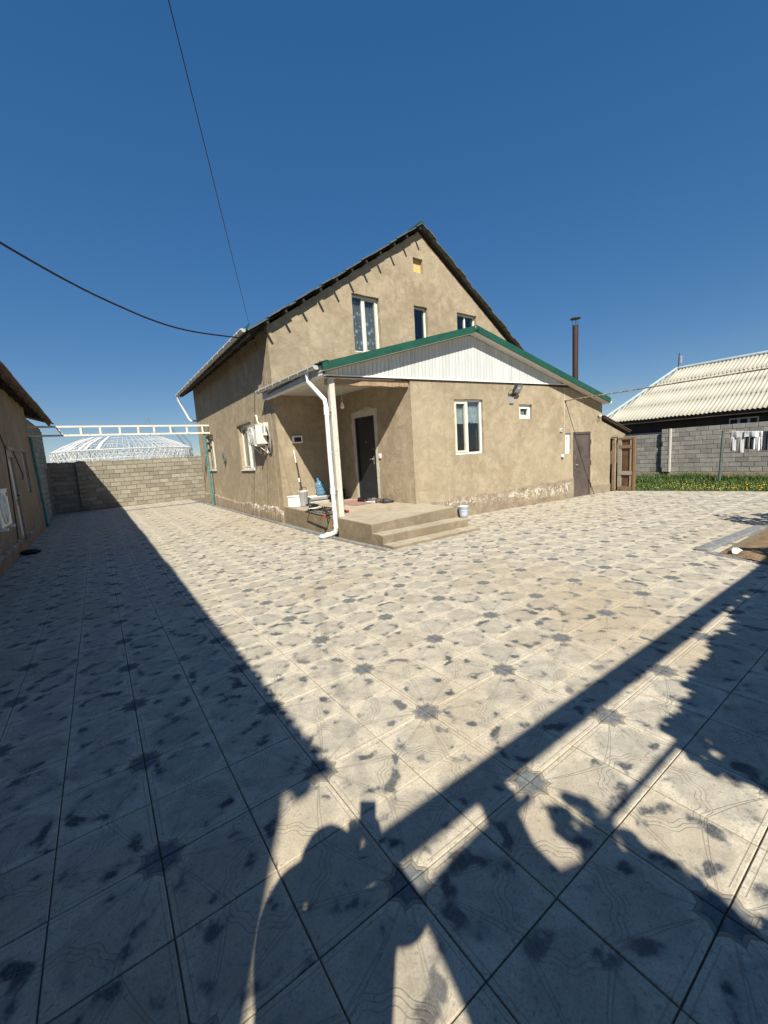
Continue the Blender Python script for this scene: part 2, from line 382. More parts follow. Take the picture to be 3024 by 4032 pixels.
BED = [(7.04, -.47), (10.9, -.70), (10.9, -4.0), (5.63, -4.0)]
def in_bed(x, y, g=0):
    if y > -.47-.06*(x-7.04)+g or y < -4 or x > 10.9+g: return False
    return x > 7.04 + .40*(y+.47) - g
def paver_mat():
    m, t, b = nodes('star_pattern_paver')
    geo = t.nodes.new('ShaderNodeNewGeometry'); P = geo.outputs['Position']
    sp = t.nodes.new('ShaderNodeSeparateXYZ'); t.links.new(P, sp.inputs[0])
    def uv(o):
        a = math_(t, 'DIVIDE', o, .7); return math_(t, 'MULTIPLY', math_(t, 'ABSOLUTE', math_(t, 'SUBTRACT', a, math_(t, 'ROUND', a))), 2)
    u, v = uv(sp.outputs[0]), uv(sp.outputs[1])
    # id of the tile for per tile variation
    cmb = t.nodes.new('ShaderNodeCombineXYZ')
    t.links.new(math_(t, 'FLOOR', math_(t, 'DIVIDE', sp.outputs[0], .35)), cmb.inputs[0]); t.links.new(math_(t, 'FLOOR', math_(t, 'DIVIDE', sp.outputs[1], .35)), cmb.inputs[1])
    wn = t.nodes.new('ShaderNodeTexWhiteNoise'); wn.noise_dimensions = '2D'; t.links.new(cmb.outputs[0], wn.inputs['Vector'])
    rv = wn.outputs['Value']
    sh = t.nodes.new('ShaderNodeVectorMath'); sh.operation = 'MULTIPLY_ADD'; t.links.new(wn.outputs['Color'], sh.inputs[0]); sh.inputs[1].default_value = (7, 7, 7); t.links.new(P, sh.inputs[2])
    PV = sh.outputs[0]
    mx, mn = math_(t, 'MAXIMUM', u, v), math_(t, 'MINIMUM', u, v)
    star = math_(t, 'MINIMUM', mx, math_(t, 'MULTIPLY', math_(t, 'ADD', u, v), .7071))
    def line(dist, w, soft=.6):   # 1 on the line
        return ramp(t, math_(t, 'DIVIDE', dist, w), [(soft, 1.0), (1.0, 0.0)])
    def absd(a, val): return math_(t, 'ABSOLUTE', math_(t, 'SUBTRACT', a, val))
    def circ(cx, cy):
        a = math_(t, 'POWER', math_(t, 'SUBTRACT', u, cx), 2); c = math_(t, 'POWER', math_(t, 'SUBTRACT', v, cy), 2)
        return math_(t, 'SQRT', math_(t, 'ADD', a, c))
    L = None
    def addl(x):
        nonlocal L
        L = x if L is None else math_(t, 'MAXIMUM', L, x)
    # eight-pointed star with four longer points
    def ast(a_, b_): return math_(t, 'POWER', math_(t, 'ADD', math_(t, 'SQRT', a_), math_(t, 'SQRT', b_)), 2)
    dd = math_(t, 'MULTIPLY', math_(t, 'ABSOLUTE', math_(t, 'SUBTRACT', u, v)), .7071); ds = math_(t, 'MULTIPLY', math_(t, 'ADD', u, v), .7071)
    star = math_(t, 'MINIMUM', math_(t, 'DIVIDE', star, .147), math_(t, 'MINIMUM', math_(t, 'DIVIDE', ast(u, v), .25), math_(t, 'DIVIDE', ast(dd, ds), .275)))
    outside = ramp(t, math_(t, 'MULTIPLY', star, .25), [(.315, 0.0), (.33, 1.0)])
    W = .0085
    bl_ = math_(t, 'MULTIPLY', line(absd(mn, .06), W), ramp(t, mx, [(.30, 0.0), (.31, 1.0)])); addl(bl_)
    def fan(a_, b_):
        wv = math_(t, 'MULTIPLY', math_(t, 'SINE', math_(t, 'MULTIPLY', a_, math.pi)), .035)
        for k_ in (.44, .50): addl(line(math_(t, 'ABSOLUTE', math_(t, 'SUBTRACT', math_(t, 'SUBTRACT', b_, math_(t, 'MULTIPLY', a_, k_)), wv)), W))
    fan(u, v); fan(v, u)
    dcorner = circ(1.0, 1.0)
    ang = math_(t, 'ARCTAN2', math_(t, 'SUBTRACT', 1.0, v), math_(t, 'SUBTRACT', 1.0, u))
    wob = math_(t, 'MULTIPLY', math_(t, 'COSINE', math_(t, 'MULTIPLY', ang, 12)), .022)
    dc = math_(t, 'ADD', dcorner, wob)
    for r in (.46, .52, .57): addl(line(absd(dc, r), W))
    L = math_(t, 'MULTIPLY', L, outside)
    addl(line(absd(star, 1.0), .06)); addl(line(absd(star, 1.26), .06))
    # base colour
    big = noise(t, P, .35, 5, .6, .3); med = noise(t, PV, 8, 6, .68, .4); fine = noise(t, P, 130, 3, .7)
    cream = (.63, .57, .46); grey = (.385, .365, .32); tan = (.46, .36, .235)
    wa = math_(t, 'MULTIPLY', math_(t, 'SUBTRACT', noise(t, PV, 5, 3, .6), .5), .22)
    rad = math_(t, 'ADD', circ(.52, .52), wa)
    oval = ramp(t, rad, [(.38, 1.0), (.47, 0.0)])
    c = mix(t, math_(t, 'MULTIPLY', oval, ramp(t, med, [(.30, 1.0), (.68, .35)])), cream, grey)
    c = mix(t, ramp(t, rv, [(0, .45), (.25, .12), (.6, 0.0)]), c, (.42, .35, .26))
    mot = noise(t, PV, 16, 6, .72, .5); c = mix(t, ramp(t, mot, [(.42, .42), (.55, 0.0)]), c, (.35, .30, .225)); c = mix(t, ramp(t, mot, [(.56, 0.0), (.68, .35)]), c, (.64, .585, .47))
    dust = ramp(t, noise(t, P, 1.3, 7, .7, .6), [(.50, 0.0), (.64, .40)]); c = mix(t, dust, c, (.62, .545, .42))
    dirt = ramp(t, noise(t, P, 2.2, 8, .75, 1.0), [(.58, 0.0), (.68, .45)]); c = mix(t, dirt, c, (.30, .26, .2))
    c = mix(t, ramp(t, big, [(.50, 0.0), (.68, .6)]), c, tan)
    # dark slate smears left by the pigment: soft strokes along the rim of the oval
    n1 = t.nodes.new('ShaderNodeTexNoise'); t.links.new(PV, n1.inputs['Vector']); n1.inputs['Scale'].default_value = 9.0; n1.inputs['Detail'].default_value = 2.2; n1.inputs['Roughness'].default_value = .5; n1.inputs['Distortion'].default_value = .2
    ring = ramp(t, absd(rad, .36), [(.02, 1.0), (.15, 0.0)], 'EASE')
    grit = noise(t, P, 55, 4, .7)
    drv = math_(t, 'ADD', math_(t, 'ADD', math_(t, 'MULTIPLY', n1.outputs[0], .85), math_(t, 'MULTIPLY', ring, .105)), math_(t, 'MULTIPLY', math_(t, 'SUBTRACT', grit, .5), .20))
    wearf = ramp(t, noise(t, P, 1.1, 3, .5), [(.30, .50), (.60, .96)])
    dark = ramp(t, grit, [(.3, (.018, .026, .040)), (.7, (.075, .088, .105))])
    soft = ramp(t, drv, [(.49, 0.0), (.60, .34)], 'EASE'); sm = ramp(t, drv, [(.560, 0.0), (.655, 1.0)], 'EASE')
    c = mix(t, math_(t, 'MULTIPLY', soft, outside), c, (.235, .235, .23))
    c = mix(t, math_(t, 'MULTIPLY', math_(t, 'MULTIPLY', sm, outside), wearf), c, dark)
    # the star itself
    q = math_(t, 'MULTIPLY', star, .25)
    rim = ramp(t, q, [(.312, 1.0), (.322, 0.0)]); core = ramp(t, q, [(.245, 1.0), (.258, 0.0)])
    c = mix(t, rim, c, (.30, .27, .215))
    c = mix(t, core, c, ramp(t, noise(t, P, 30, 4, .65), [(.3, (.075, .09, .105)), (.72, (.20, .215, .225))]))
    c = mix(t, math_(t, 'MULTIPLY', L, .32), c, (.17, .15, .12))
    c = mix(t, ramp(t, fine, [(.34, .45), (.56, 0.0)]), c, (.26, .23, .18))
    spk = ramp(t, noise(t, P, 60, 2, .5), [(.62, 0.0), (.68, .50)])
    c = mix(t, spk, c, (.2, .185, .16))
    t.links.new(c, b.inputs['Base Color']); b.inputs['Roughness'].default_value = .8; b.inputs['Specular IOR Level'].default_value = .25
    h = math_(t, 'SUBTRACT', math_(t, 'MULTIPLY', fine, .25), math_(t, 'ADD', L, math_(t, 'MULTIPLY', rim, .6)))
    bump(t, b, h, .5, .004)
    return m
MT['paver'] = paver_mat()
MT['joint'] = simple('sandy_joint_fill', (.19, .155, .11), .95, .25, 20, bstr=.4, spec=.1)

T_ = .35
def tile_ok(x, y):
    if x < -1.0 or x > 14.6 or y < -5.2 or y > 21.1: return False
    if y > 3.15 and 4.62 < x < 6.9: return False
    if x >= 6.9 and y > fac_y(x)+.1: return False
    if x > 4.62 and y > 5: return False
    return not in_bed(x, y, -.12)
m = MB()
xs = [-1.4, 0, 2, 4.4, 5.5, 7.04, 9, 11, 14.62]; ys = [-5.3]+[(-4.5+.5*i) for i in range(0, 24)]+[8, 12, 16, 21.3]
for i in range(len(xs)-1):
    for j in range(len(ys)-1):
        if xs[i] >= 5.4 and ys[j] > 6.6: continue
        q = [(xs[i], ys[j]), (xs[i+1], ys[j]), (xs[i+1], ys[j+1]), (xs[i], ys[j+1])]
        m.add([(a, b, zg(a, b)-.009) for a, b in q], [(0, 1, 2, 3)])
paving = struct(m.obj('paving', MT['joint'], origin=(0, 0, 0)))

def tile_geo(cx, cy, sx, sy, zf, g=.0026):
    a, b = sx/2-g, sy/2-g; c = .0022
    A = [(-a, -b), (a, -b), (a, b), (-a, b)]; B = [(-a+c, -b+c), (a-c, -b+c), (a-c, b-c), (-a+c, b-c)]
    vs = [(cx+x, cy+y, zf(cx+x, cy+y)-.03) for x, y in A] + [(cx+x, cy+y, zf(cx+x, cy+y)-.002) for x, y in A] + [(cx+x, cy+y, zf(cx+x, cy+y)) for x, y in B]
    fs = [(8, 9, 10, 11)] + [(i, (i+1) % 4, 4+(i+1) % 4, 4+i) for i in range(4)] + [(4+i, 4+(i+1) % 4, 8+(i+1) % 4, 8+i) for i in range(4)]
    return vs, fs
tiles = []
for i in range(-3, 43):
    for j in range(-15, 62):
        x, y = (i+.5)*T_, (j+.5)*T_
        if not tile_ok(x, y): continue
        d = Vector((x, y, zg(x, y))) - CAM; z = d.dot(CF)
        size = 0
        if z > .1:
            px, py = d.dot(CR)/z, d.dot(CU)/z
            if abs(px) < 1.0 and abs(py) < 1.36: size = -d.z/(z**3)
        tiles.append((size, x, y))
tiles.sort(reverse=True)
vs, fs = tile_geo(0, 0, T_, T_, lambda x, y: 0)
tm = MB().add(vs, fs).mesh('tile', MT['paver'], Vector((0, 0, 0)))
rest = MB()
for k, (size, x, y) in enumerate(tiles):
    j1, j2, dz = rnd(-.006, .006), rnd(-.006, .006), rnd(-.0012, .0012)
    e = .01; gx = (zg(x+e, y)-zg(x-e, y))/(2*e); gy = (zg(x, y+e)-zg(x, y-e))/(2*e)
    if k < 300 and size > 0:
        inst(tm, 'tile', paving, (x, y, zg(x, y)+dz), (math.atan(gy)+j1, -math.atan(gx)+j2, 0))
    else:
        z0 = zg(x, y)+dz
        rest.add(*tile_geo(x, y, T_, T_, lambda a, b: z0+(a-x)*(gx+j2*.6)+(b-y)*(gy+j1*.6)))
stuff(rest.obj('tiles', MT['paver'], paving, origin=(0, 0, 0)))

# kerb along the house
y = 3.06
while y < 19.6:
    L = 1.0; y1 = min(y+L, 19.6); z0, z1 = zg(4.56, y), zg(4.56, y1); ym, zm = (y+y1)/2, (z0+z1)/2+.012
    m = MB(); m.bbox((4.555, ym, zm), (1, 0, 0), Vector((0, y1-y, z1-z0)).normalized(), (0, 0, 1), .085, y1-y-.012, .06, .008)
    m.obj('kerb_stone', MT['kerb'], paving); y = y1
# strip of dark earth between kerb and house
m = MB(); m.box(4.595, 4.8, 3.05, 19.6, -.12, .028); m.obj('edge_strip', MT['mortar'], paving)
# planting bed with kerb
def bed_edge(t): return (7.04+.40*(t+.47), t)
m = MB(); pts = [(7.1, -.58), (10.8, -.82), (10.8, -3.9), (5.8, -3.9)]
nx, ny = 34, 26; gv = {}
for i in range(nx+1):
    for j in range(ny+1):
        y = -.55-3.4*j/ny; xa = 7.02+.40*(y+.47); x = xa + (10.8-xa)*i/nx; y2 = y - .06*(x-7.04)*(1-j/ny)
        gv[i, j] = (x, y2, zg(x, y2)+(.028 if 1 < j and 0 < i else -.03)+.05*math.sin(2.1*x+y*3)*math.sin(1.7*y)*.5+rnd(-.012, .014) + .03*min(1, j/5))
m.add([gv[i, j] for i in range(nx+1) for j in range(ny+1)], [(i*(ny+1)+j, (i+1)*(ny+1)+j, (i+1)*(ny+1)+j+1, i*(ny+1)+j+1) for i in range(nx) for j in range(ny)], True)
bed = struct(m.obj('bed_soil', MT['soil']))
def kerb_run(p0, p1, n, w, h):
    for k in range(n):
        a = Vector((*p0, 0)).lerp(Vector((*p1, 0)), k/n); b = Vector((*p0, 0)).lerp(Vector((*p1, 0)), (k+1)/n)
        a.z, b.z = zg(a.x, a.y)+h/2-.03, zg(b.x, b.y)+h/2-.03; d = (b-a); L = d.length; d.normalize(); s = Vector((-d.y, d.x, 0)).normalized()
        m = MB(); m.bbox((a+b)/2, d, s, Vector((0, 0, 1)), L-.008, w, h, .012); m.obj('kerb_stone', MT['kerb_bed'], bed)
kerb_run((7.02, -.53), (9.15, -.67), 4, .15, .07)
kerb_run((6.99, -.60), (5.75, -3.7), 6, .12, .04)
for k in range(26):   # clods on the bed
    pass
# ------------------------------------------------------------------ the house
house = thing('house', 'two-storey clay-plastered house with dark green roof and white-gabled porch wing', 'house', (4.71, 8.05, 0))
APX, APZ, SL = 9.95, 8.70, .66
def roofz(x): return APZ - SL*abs(x-APX)
def winset(parent, O, U, Nn, s0, s1, z0, z1, mull=(), depth=.10, sashes=None, fw=.055, curtain=None, sill=True, mat='upvc', sashmat=None, bar=None):
    O, U, Nn = Vector(O), Vector(U), Vector(Nn)
    Q = lambda s, d, z: O + U*s + Nn*d + Vector((0, 0, z))
    def bar_(m, sa, sb, za, zb, d0, d1):
        m.hexa([Q(sa, d0, za), Q(sb, d0, za), Q(sb, d1, za), Q(sa, d1, za), Q(sa, d0, zb), Q(sb, d0, zb), Q(sb, d1, zb), Q(sa, d1, zb)])
    g = .004
    m = MB(); d0, d1 = -depth-.07, -depth
    bar_(m, s0+g, s0+fw, z0+g, z1-g, d0, d1); bar_(m, s1-fw, s1-g, z0+g, z1-g, d0, d1)
    bar_(m, s0+fw, s1-fw, z0+g, z0+fw, d0, d1); bar_(m, s0+fw, s1-fw, z1-fw, z1-g, d0, d1)
    for mu in mull: bar_(m, mu-fw/2, mu+fw/2, z0+fw, z1-fw, d0, d1)
    w = m.obj('window', MT[mat], parent)
    edges = [s0+fw] + [e for mu in mull for e in (mu-fw/2, mu+fw/2)] + [s1-fw]
    for k in range(0, len(edges), 2):
        a, b = edges[k], edges[k+1]; za, zb = z0+fw, z1-fw; d = -depth-.035
        sash = sashes[k//2] if sashes else None
        if sash:
            m = MB(); q = .05; e0, e1 = -depth-.05, -depth+.012
            bar_(m, a+.002, a+q, za+.002, zb-.002, e0, e1); bar_(m, b-q, b-.002, za+.002, zb-.002, e0, e1); bar_(m, a+q, b-q, za+.002, za+q, e0, e1); bar_(m, a+q, b-q, zb-q, zb-.002, e0, e1)
            m.obj('sash', MT[sash], w); a, b, za, zb = a+q, b-q, za+q, zb-q
        m = MB(); bar_(m, a, b, za, zb, d-.012, d); m.obj('pane', MT['glass'], w)
        cu = curtain[k//2] if curtain else None
        if cu:
            mat_, top = cu; m = MB(); n = 26 if mat_ != 'blind' else 60; dd = -depth-.10 if mat_ != 'blind' else -depth-.11
            zt = zb; zbot = za + (zb-za)*top
            sA, sB = a-.03, b+.03
            if mat_ == 'blind':
                k_ = max(4, int((sB-sA)/.085))
                for i in range(k_):
                    c = sA + (i+.5)*(sB-sA)/k_; hw = (sB-sA)/k_*.47
                    m.hexa([Q(c-hw, dd-.018, zbot), Q(c+hw, dd+.010, zbot), Q(c+hw, dd+.013, zbot), Q(c-hw, dd-.015, zbot), Q(c-hw, dd-.018, zt), Q(c+hw, dd+.010, zt), Q(c+hw, dd+.013, zt), Q(c-hw, dd-.015, zt)])
            else:
                P = []
                for i in range(n+1):
                    s = sA+(sB-sA)*i/n; w_ = .022*math.sin(i*1.35)+.010*math.sin(i*2.9+1)
                    sc = zbot - .05*abs(math.sin(i*.6)) if top > .1 else zbot
                    P.append((Q(s, dd+w_, sc), Q(s, dd+w_, zt)))
                m.add([p for pr in P for p in pr], [(2*i, 2*i+2, 2*i+3, 2*i+1) for i in range(n)], True)
            m.obj('curtain' if mat_ != 'blind' else 'blind', MT[mat_], w)
    if sill:
        m = MB(); zz = z0-.002; m.hexa([Q(s0-.03, -depth+.002, zz-.005), Q(s1+.03, -depth+.002, zz-.005), Q(s1+.03, .05, zz-.035), Q(s0-.03, .05, zz-.035), Q(s0-.03, -depth+.002, zz+.006), Q(s1+.03, -depth+.002, zz+.006), Q(s1+.03, .05, zz-.02), Q(s0-.03, .05, zz-.02)])
        m.obj('sill', MT['white_metal'], w)
    # dark panel added behind the glass; the room's dimness is its colour
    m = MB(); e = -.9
    bar_(m, s0-.3, s1+.3, z0-.3, z1+.3, e-.02, e); m.obj('dark_backing', MT['room'], w)
    return w

# --- main walls
gO, gU, gN = (4.71, 8.05, 0), (1, 0, 0), (0, -1, 0)
rt = lambda s: roofz(4.71+s)-.13
X = lambda x: x-4.71
holes = [rect(X(7.32), X(8.28), 4.72, 6.33), rect(X(9.63), X(10.20), 4.95, 6.34), rect(X(11.56), X(12.54), 5.25, 6.40), rect(X(9.68), X(10.09), 7.35, 7.78)]
outer = rag([(0, -.3), (10.49, -.3), (10.49, rt(10.49)), (5.24, rt(5.24)), (0, rt(0))], .006, .25)
wall('front_wall', MT['plaster'], house, gO, gU, gN, outer, [rag(h, .006, .14) for h in holes], .30)
lO, lU, lN = (4.71, 8.05, 0), (0, 1, 0), (-1, 0, 0)
Y = lambda y: y-8.05
holes = [rect(Y(10.10), Y(11.42), 1.50, 2.90), rect(Y(14.94), Y(16.04), 1.51, 2.90)]
wall('side_wall', MT['plaster'], house, (4.70, 8.35, 0), lU, lN, rag([(0, -.3), (9.25, -.3), (9.25, 5.10), (0, 5.10)], .006, .3), [[(a-.30, z) for a, z in rag(h, .006, .14)] for h in holes], .30)
m = MB(); wall(None, None, None, (15.2, 17.6, 0), (-1, 0, 0), (0, 1, 0), [(0, -.3), (10.19, -.3), (10.19, 5.1), (5.25, 8.5), (0, 5.1)], (), .3, m)
m.obj('back_wall', MT['plaster'], house)
m = MB(); m.box(14.9, 15.2, 8.36, 17.29, -.3, 5.1); m.obj('side_wall', MT['plaster'], house)
m = MB(); m.box(5.01, 14.89, 8.36, 17.29, 3.6, 3.75); m.obj('upper_floor', MT['room'], house)
# rendered plinth with a broken ragged upper edge (left side)
ys_ = [8.06+ i*.095 for i in range(101)]
def plinth_run(name, P, n, ztop, th, mat, zb=-.2):
    m = MB(); vs = []
    for i in range(n+1):
        a = P(i/n); zt = ztop(i/n)
        d = th*(.75+.5*random.random())
        vs += [a(0, zb), a(d, zb), a(d*1.05, zb+.25), a(d, zt-.03), a(d*.35, zt), a(0, zt+.004)]
    fs = []
    for i in range(n):
        for k in range(5): fs.append((i*6+k, (i+1)*6+k, (i+1)*6+k+1, i*6+k+1))
    fs += [(0, 1, 2, 3, 4, 5), tuple(n*6+k for k in (5, 4, 3, 2, 1, 0))]
    m.add(vs, fs); return m.obj(name, mat, house)
_w = [rnd(-1, 1) for _ in range(400)]
def wob(i, f=1): 
    x = i*f; k = int(x) % 390; return _w[k]*(1-x+int(x)) + _w[k+1]*(x-int(x))
def zt_left(t):
    y = 8.05+9.5*t
    base = .47 if y > 15 else (.33+ (y-11.4)*.035 if y > 11.4 else .40+.03*math.sin(y*3))
    return base + .045*wob(t*60) + .02*wob(t*160+50)
plinth_run('plinth', lambda t: (lambda d, z: Vector((4.70-d, 8.06+2.6*t, z))), 40, lambda t: zt_left(t*2.6/9.5), .055, MT['salt'])
plinth_run('plinth', lambda t: (lambda d, z: Vector((4.70-d, 10.66+6.9*t, z))), 80, lambda t: zt_left((2.6+6.9*t)/9.5), .055, MT['plinth'])
# --- windows of the main house
winset(house, gO, gU, gN, X(7.32), X(8.28), 4.72, 6.33, (X(7.74),), .12, [None, 'upvc_old'], curtain=[('lace', .02), ('lace', .02)], sill=False)
winset(house, gO, gU, gN, X(9.63), X(10.20), 4.95, 6.34, (), .12, [None], curtain=None, sill=False)
winset(house, gO, gU, gN, X(11.56), X(12.54), 5.25, 6.40, (X(12.05),), .12, [None, None], sill=False)
m = MB(); m.box(9.67, 10.10, 8.17, 8.19, 7.34, 7.79); m.obj('vent_board', MT['osb'], house)
lO2 = (4.70, 8.05, 0)
winset(house, lO2, lU, lN, Y(10.10), Y(11.42), 1.50, 2.90, (Y(10.70),), .09, [None, 'upvc_old'], curtain=[None, ('blind', .0)])
winset(house, lO2, lU, lN, Y(14.94), Y(16.04), 1.51, 2.90, (Y(15.5),), .09, ['upvc_old', 'upvc_old'], curtain=[('blind', 0), ('blind', 0)])
for (a, b, z) in ((10.04, 11.50, 2.90), (14.9, 16.1, 2.90)):   # chipped plaster lip over the openings
    m = MB(); n = 14
    top = [(a+(b-a)*i/n, z+.055+rnd(-.012, .02)) for i in range(n+1)]; bot = [(a+(b-a)*i/n, z+.012+rnd(-.004, .006)) for i in range(n+1)]
    m.prism([(4.699, y, zz) for y, zz in bot] + [(4.699, y, zz) for y, zz in reversed(top)], (-.035, 0, 0)); m.obj('plaster_lip', MT['plaster_old'], house)

# --- main roof: courses of pressed metal tile, one object per course
def course(side, k, n, y0, y1):
    Lx = 5.80; x_out = lambda t: APX + side*Lx*(1-t)
    t0, t1 = k/n, min(1.0, (k+1)/n + .012)
    cols = int((y1-y0)/.06); vs = []; fs = []
    ya, yb = y0+rnd(-.035, .03), y1
    nrm = Vector((side*SL, 0, 1)).normalized(); lift = .022
    mt = MB()
    for j in range(cols+1):
        y = ya + (yb-ya)*j/cols; w = .013*math.cos(2*math.pi*y/.185)
        for (t, l) in ((t0, lift), (t0+(t1-t0)*.55, lift*.7+.004), (t1, -.004)):
            x = x_out(t); p = Vector((x, y, roofz(x))) + nrm*(w+l); vs.append(p)
        x = x_out(t0); vs.append(Vector((x, y, roofz(x))) + nrm*(w-.004))
    for j in range(cols):
        a, b = j*4, (j+1)*4
        fs += [(a, b, b+1, a+1), (a+1, b+1, b+2, a+2), (a+3, b+3, b, a)]
    mt.add(vs, fs)
    th = nrm*-.02   # underside / edge so that the course has body
    mt.cur = 1
    e = [vs[0]+th*.35, vs[2]+th*.35, vs[cols*4+2]+th*.35, vs[cols*4]+th*.35]
    mt.add([vs[3], vs[2]+th*.5, vs[cols*4+2]+th*.5, vs[cols*4+3], vs[0], vs[1], vs[2]], [(0, 1, 2, 3), (4, 5, 6, 1, 0)])
    mt.obj('roof_course', [MT['green_tile'], MT['roof_under']], house)
NC = 22
for side in (-1, 1):
    for k in range(NC): course(side, k, NC, 7.81, 17.95)
m = MB()
for side in (-1, 1):   # roof deck under the courses
    a, b = Vector((APX+side*5.74, 0, roofz(APX+5.74)-.035)), Vector((APX, 0, APZ-.035)); d = Vector((0, 0, -.02))
    m.hexa([a+d+hv(0, 7.97, 0), b+d+hv(0, 7.97, 0), b+d+hv(0, 17.9, 0), a+d+hv(0, 17.9, 0), a+hv(0, 7.97, 0), b+hv(0, 7.97, 0), b+hv(0, 17.9, 0), a+hv(0, 17.9, 0)])
m.obj('roof_deck', MT['dark_wood'], house)
for k in range(11):
    m = MB(); ya = 7.86+rnd(-.01, .01)-.31; yb = ya+.34   # ridge pieces
    y0 = 7.84 + k*.93; m.tube([(APX, y0, APZ+.01), (APX, y0+.98, APZ+.0)], [.085, .10], 10); m.obj('ridge_cap', MT['green_tile'], house)
for k in range(11):   # purlin ends under the left verge
    x = 4.62+.512*k; z = roofz(x)-.075
    m = MB(); m.obox((x, 7.95, z-.03), Vector((1, 0, SL)).normalized(), (0, 1, 0), Vector((-SL, 0, 1)).normalized(), .065, .50+rnd(-.03, .03), .07); m.obj('purlin_end', MT['black_wood'], house)
for k in range(0):
    x = 10.3+.53*k; z = roofz(x)-.075
    m = MB(); m.obox((x, 8.0, z-.03), Vector((1, 0, -SL)).normalized(), (0, 1, 0), Vector((SL, 0, 1)).normalized(), .055, .30+rnd(-.03, .03), .06); m.obj('purlin_end', MT['dark_wood'], house)
# boxed dark eaves on the left
m = MB(); m.box(4.19, 4.22, 7.9, 17.9, 4.78, 4.87); m.obj('eave_board', MT['dark_wood'], house)
for k in range(14):
    y = 8.25+.72*k; m = MB(); m.obox((4.50, y, roofz(4.50)-.12), Vector((1, 0, SL)).normalized(), (0, 1, 0), Vector((-SL, 0, 1)).normalized(), .70, .06, .10); m.obj('rafter_tail', MT['dark_wood'], house)
def gutter(p0, p1, r, mat, n=20, brackets=8, endcap=True):
    p0, p1 = Vector(p0), Vector(p1); d = (p1-p0).normalized(); s = Vector((0, 0, 1)); a = d.cross(s)
    m = MB(); vs = []; N_ = 9
    for P in (p0, p1):
        for rr in (r, r-.006):
            for i in range(N_): t = math.pi + math.pi*i/(N_-1); vs.append(P + a*math.cos(t)*rr + s*math.sin(t)*rr)
    fs = [(i, i+1, 2*N_+i+1, 2*N_+i) for i in range(N_-1)] + [(N_+i, N_+i+1, 3*N_+i+1, 3*N_+i) for i in range(N_-1)] + [(0, N_, 3*N_, 2*N_), (N_-1, 2*N_-1, 4*N_-1, 3*N_-1)]
    m.add(vs, fs, True)
    for P, e in ((p0, -1), (p1, 1)):
        disc = [P + a*math.cos(math.pi+math.pi*i/(N_-1))*(r+.008) + s*math.sin(math.pi+math.pi*i/(N_-1))*(r+.008) for i in range(N_)]
        m.prism(disc, d*e*.012)
    g = m.obj('gutter', mat, house)
    for k in range(brackets):
        P = p0.lerp(p1, (k+.5)/brackets); m = MB()
        pts = [P + a*math.cos(math.pi+math.pi*i/8)*(r+.006) + s*math.sin(math.pi+math.pi*i/8)*(r+.006) for i in range(9)]
        m.tube(pts, .011, 5); m.obj('bracket', mat, g)
    return g
gutter((4.12, 8.06, 4.97), (4.12, 18.05, 4.90), .075, MT['gutter'], brackets=15)
for y0 in (7.96, 11.9, 15.95):
    m = MB(); m.prism([(4.16, y0, 4.95), (4.16, y0+2.0, 4.95), (4.24, y0+2.0, 5.09), (4.24, y0, 5.09)], (.03, 0, -.01)); m.obj('snow_guard', MT['green_metal'], house)
def downpipe(pts, r, mat=MT['white_metal'], name='downpipe'):
    m = MB(); m.tube(pts, r, 12); o = m.obj(name, mat, house); return o
dp = downpipe([(4.12, 18.0, 4.84), (4.14, 18.02, 4.66), (4.52, 18.25, 3.86), (4.60, 18.2, 3.78), (4.9, 18.0, 3.76)], .05)

# --- wing: facade, door wall
UA, ZA, ZL, UL, ZR, UR = 1.80, 4.57, 3.50, -2.20, 2.98, 7.26
def wz(u): return ZA-(ZA-ZL)/(UA-UL)*(UA-u) if u < UA else ZA-(ZA-ZR)/(UR-UA)*(u-UA)
fh = [rect(1.26, 2.20, 1.57, 2.92), rect(3.53, 4.04, 2.43, 2.81), rect(5.47, 5.74, 1.38, 1.99), rect(5.84, 6.71, .0, 2.01)]
out = rag([(0, -.3), (7.76, -.3), (7.76, 1.76), (8.62, 1.76), (8.62, 1.90), (7.30, 2.33), (7.30, wz(7.24)-.13), (UA, ZA-.13), (0, wz(0)-.13)], .007, .2)
wall('facade', MT['plaster'], house, C0, EX, NO, out, [rag(h, .005, .13) for h in fh], .28)
DV = Vector((6.46-6.74, 8.05-4.93, 0)); DL = DV.length; DU = DV.normalized(); DN = Vector((-DU.y, DU.x, 0))
def Dp(s, d, z): return C0 + DU*s + DN*d + Vector((0, 0, z))
dz0, dz1, ds0, ds1 = .53, 2.70, 1.37, 2.18
wall('entrance_wall', MT['plaster'], house, C0 + DU*.02, DU, DN, rag([(.25, -.2), (DL-.02, -.2), (DL-.02, 3.42), (.25, 3.42)], .004, .3), [rag(rect(ds0-.02, ds1-.02, dz0-.04, dz1), .004, .2)], .25)
m = MB()   # corner pier
a, b, c, d = C0 + DU*.0, C0 + EX*.275, C0 + EX*.275 + DU*.27, C0 + DU*.27
m.prism([p + hv(0, 0, -.2) for p in (C0 - NO*.002 + DN*0, C0+EX*.24-NO*.004, C0+EX*.24+DU*.262, C0+DU*.266)], (0, 0, 3.62)); m.obj('corner_pier', MT['plaster'], house)
m = MB(); p = Wp(7.30, 0, 0); q = Vector((14.5, 8.0, 0)); m.prism([p-NO*.29-EX*.25+hv(0, 0, -.2), p-NO*.29+hv(0, 0, -.2), q+hv(0, 0, -.2), q-EX*.25+hv(0, 0, -.2)], (0, 0, 3.05)); m.obj('end_wall', MT['plaster'], house)
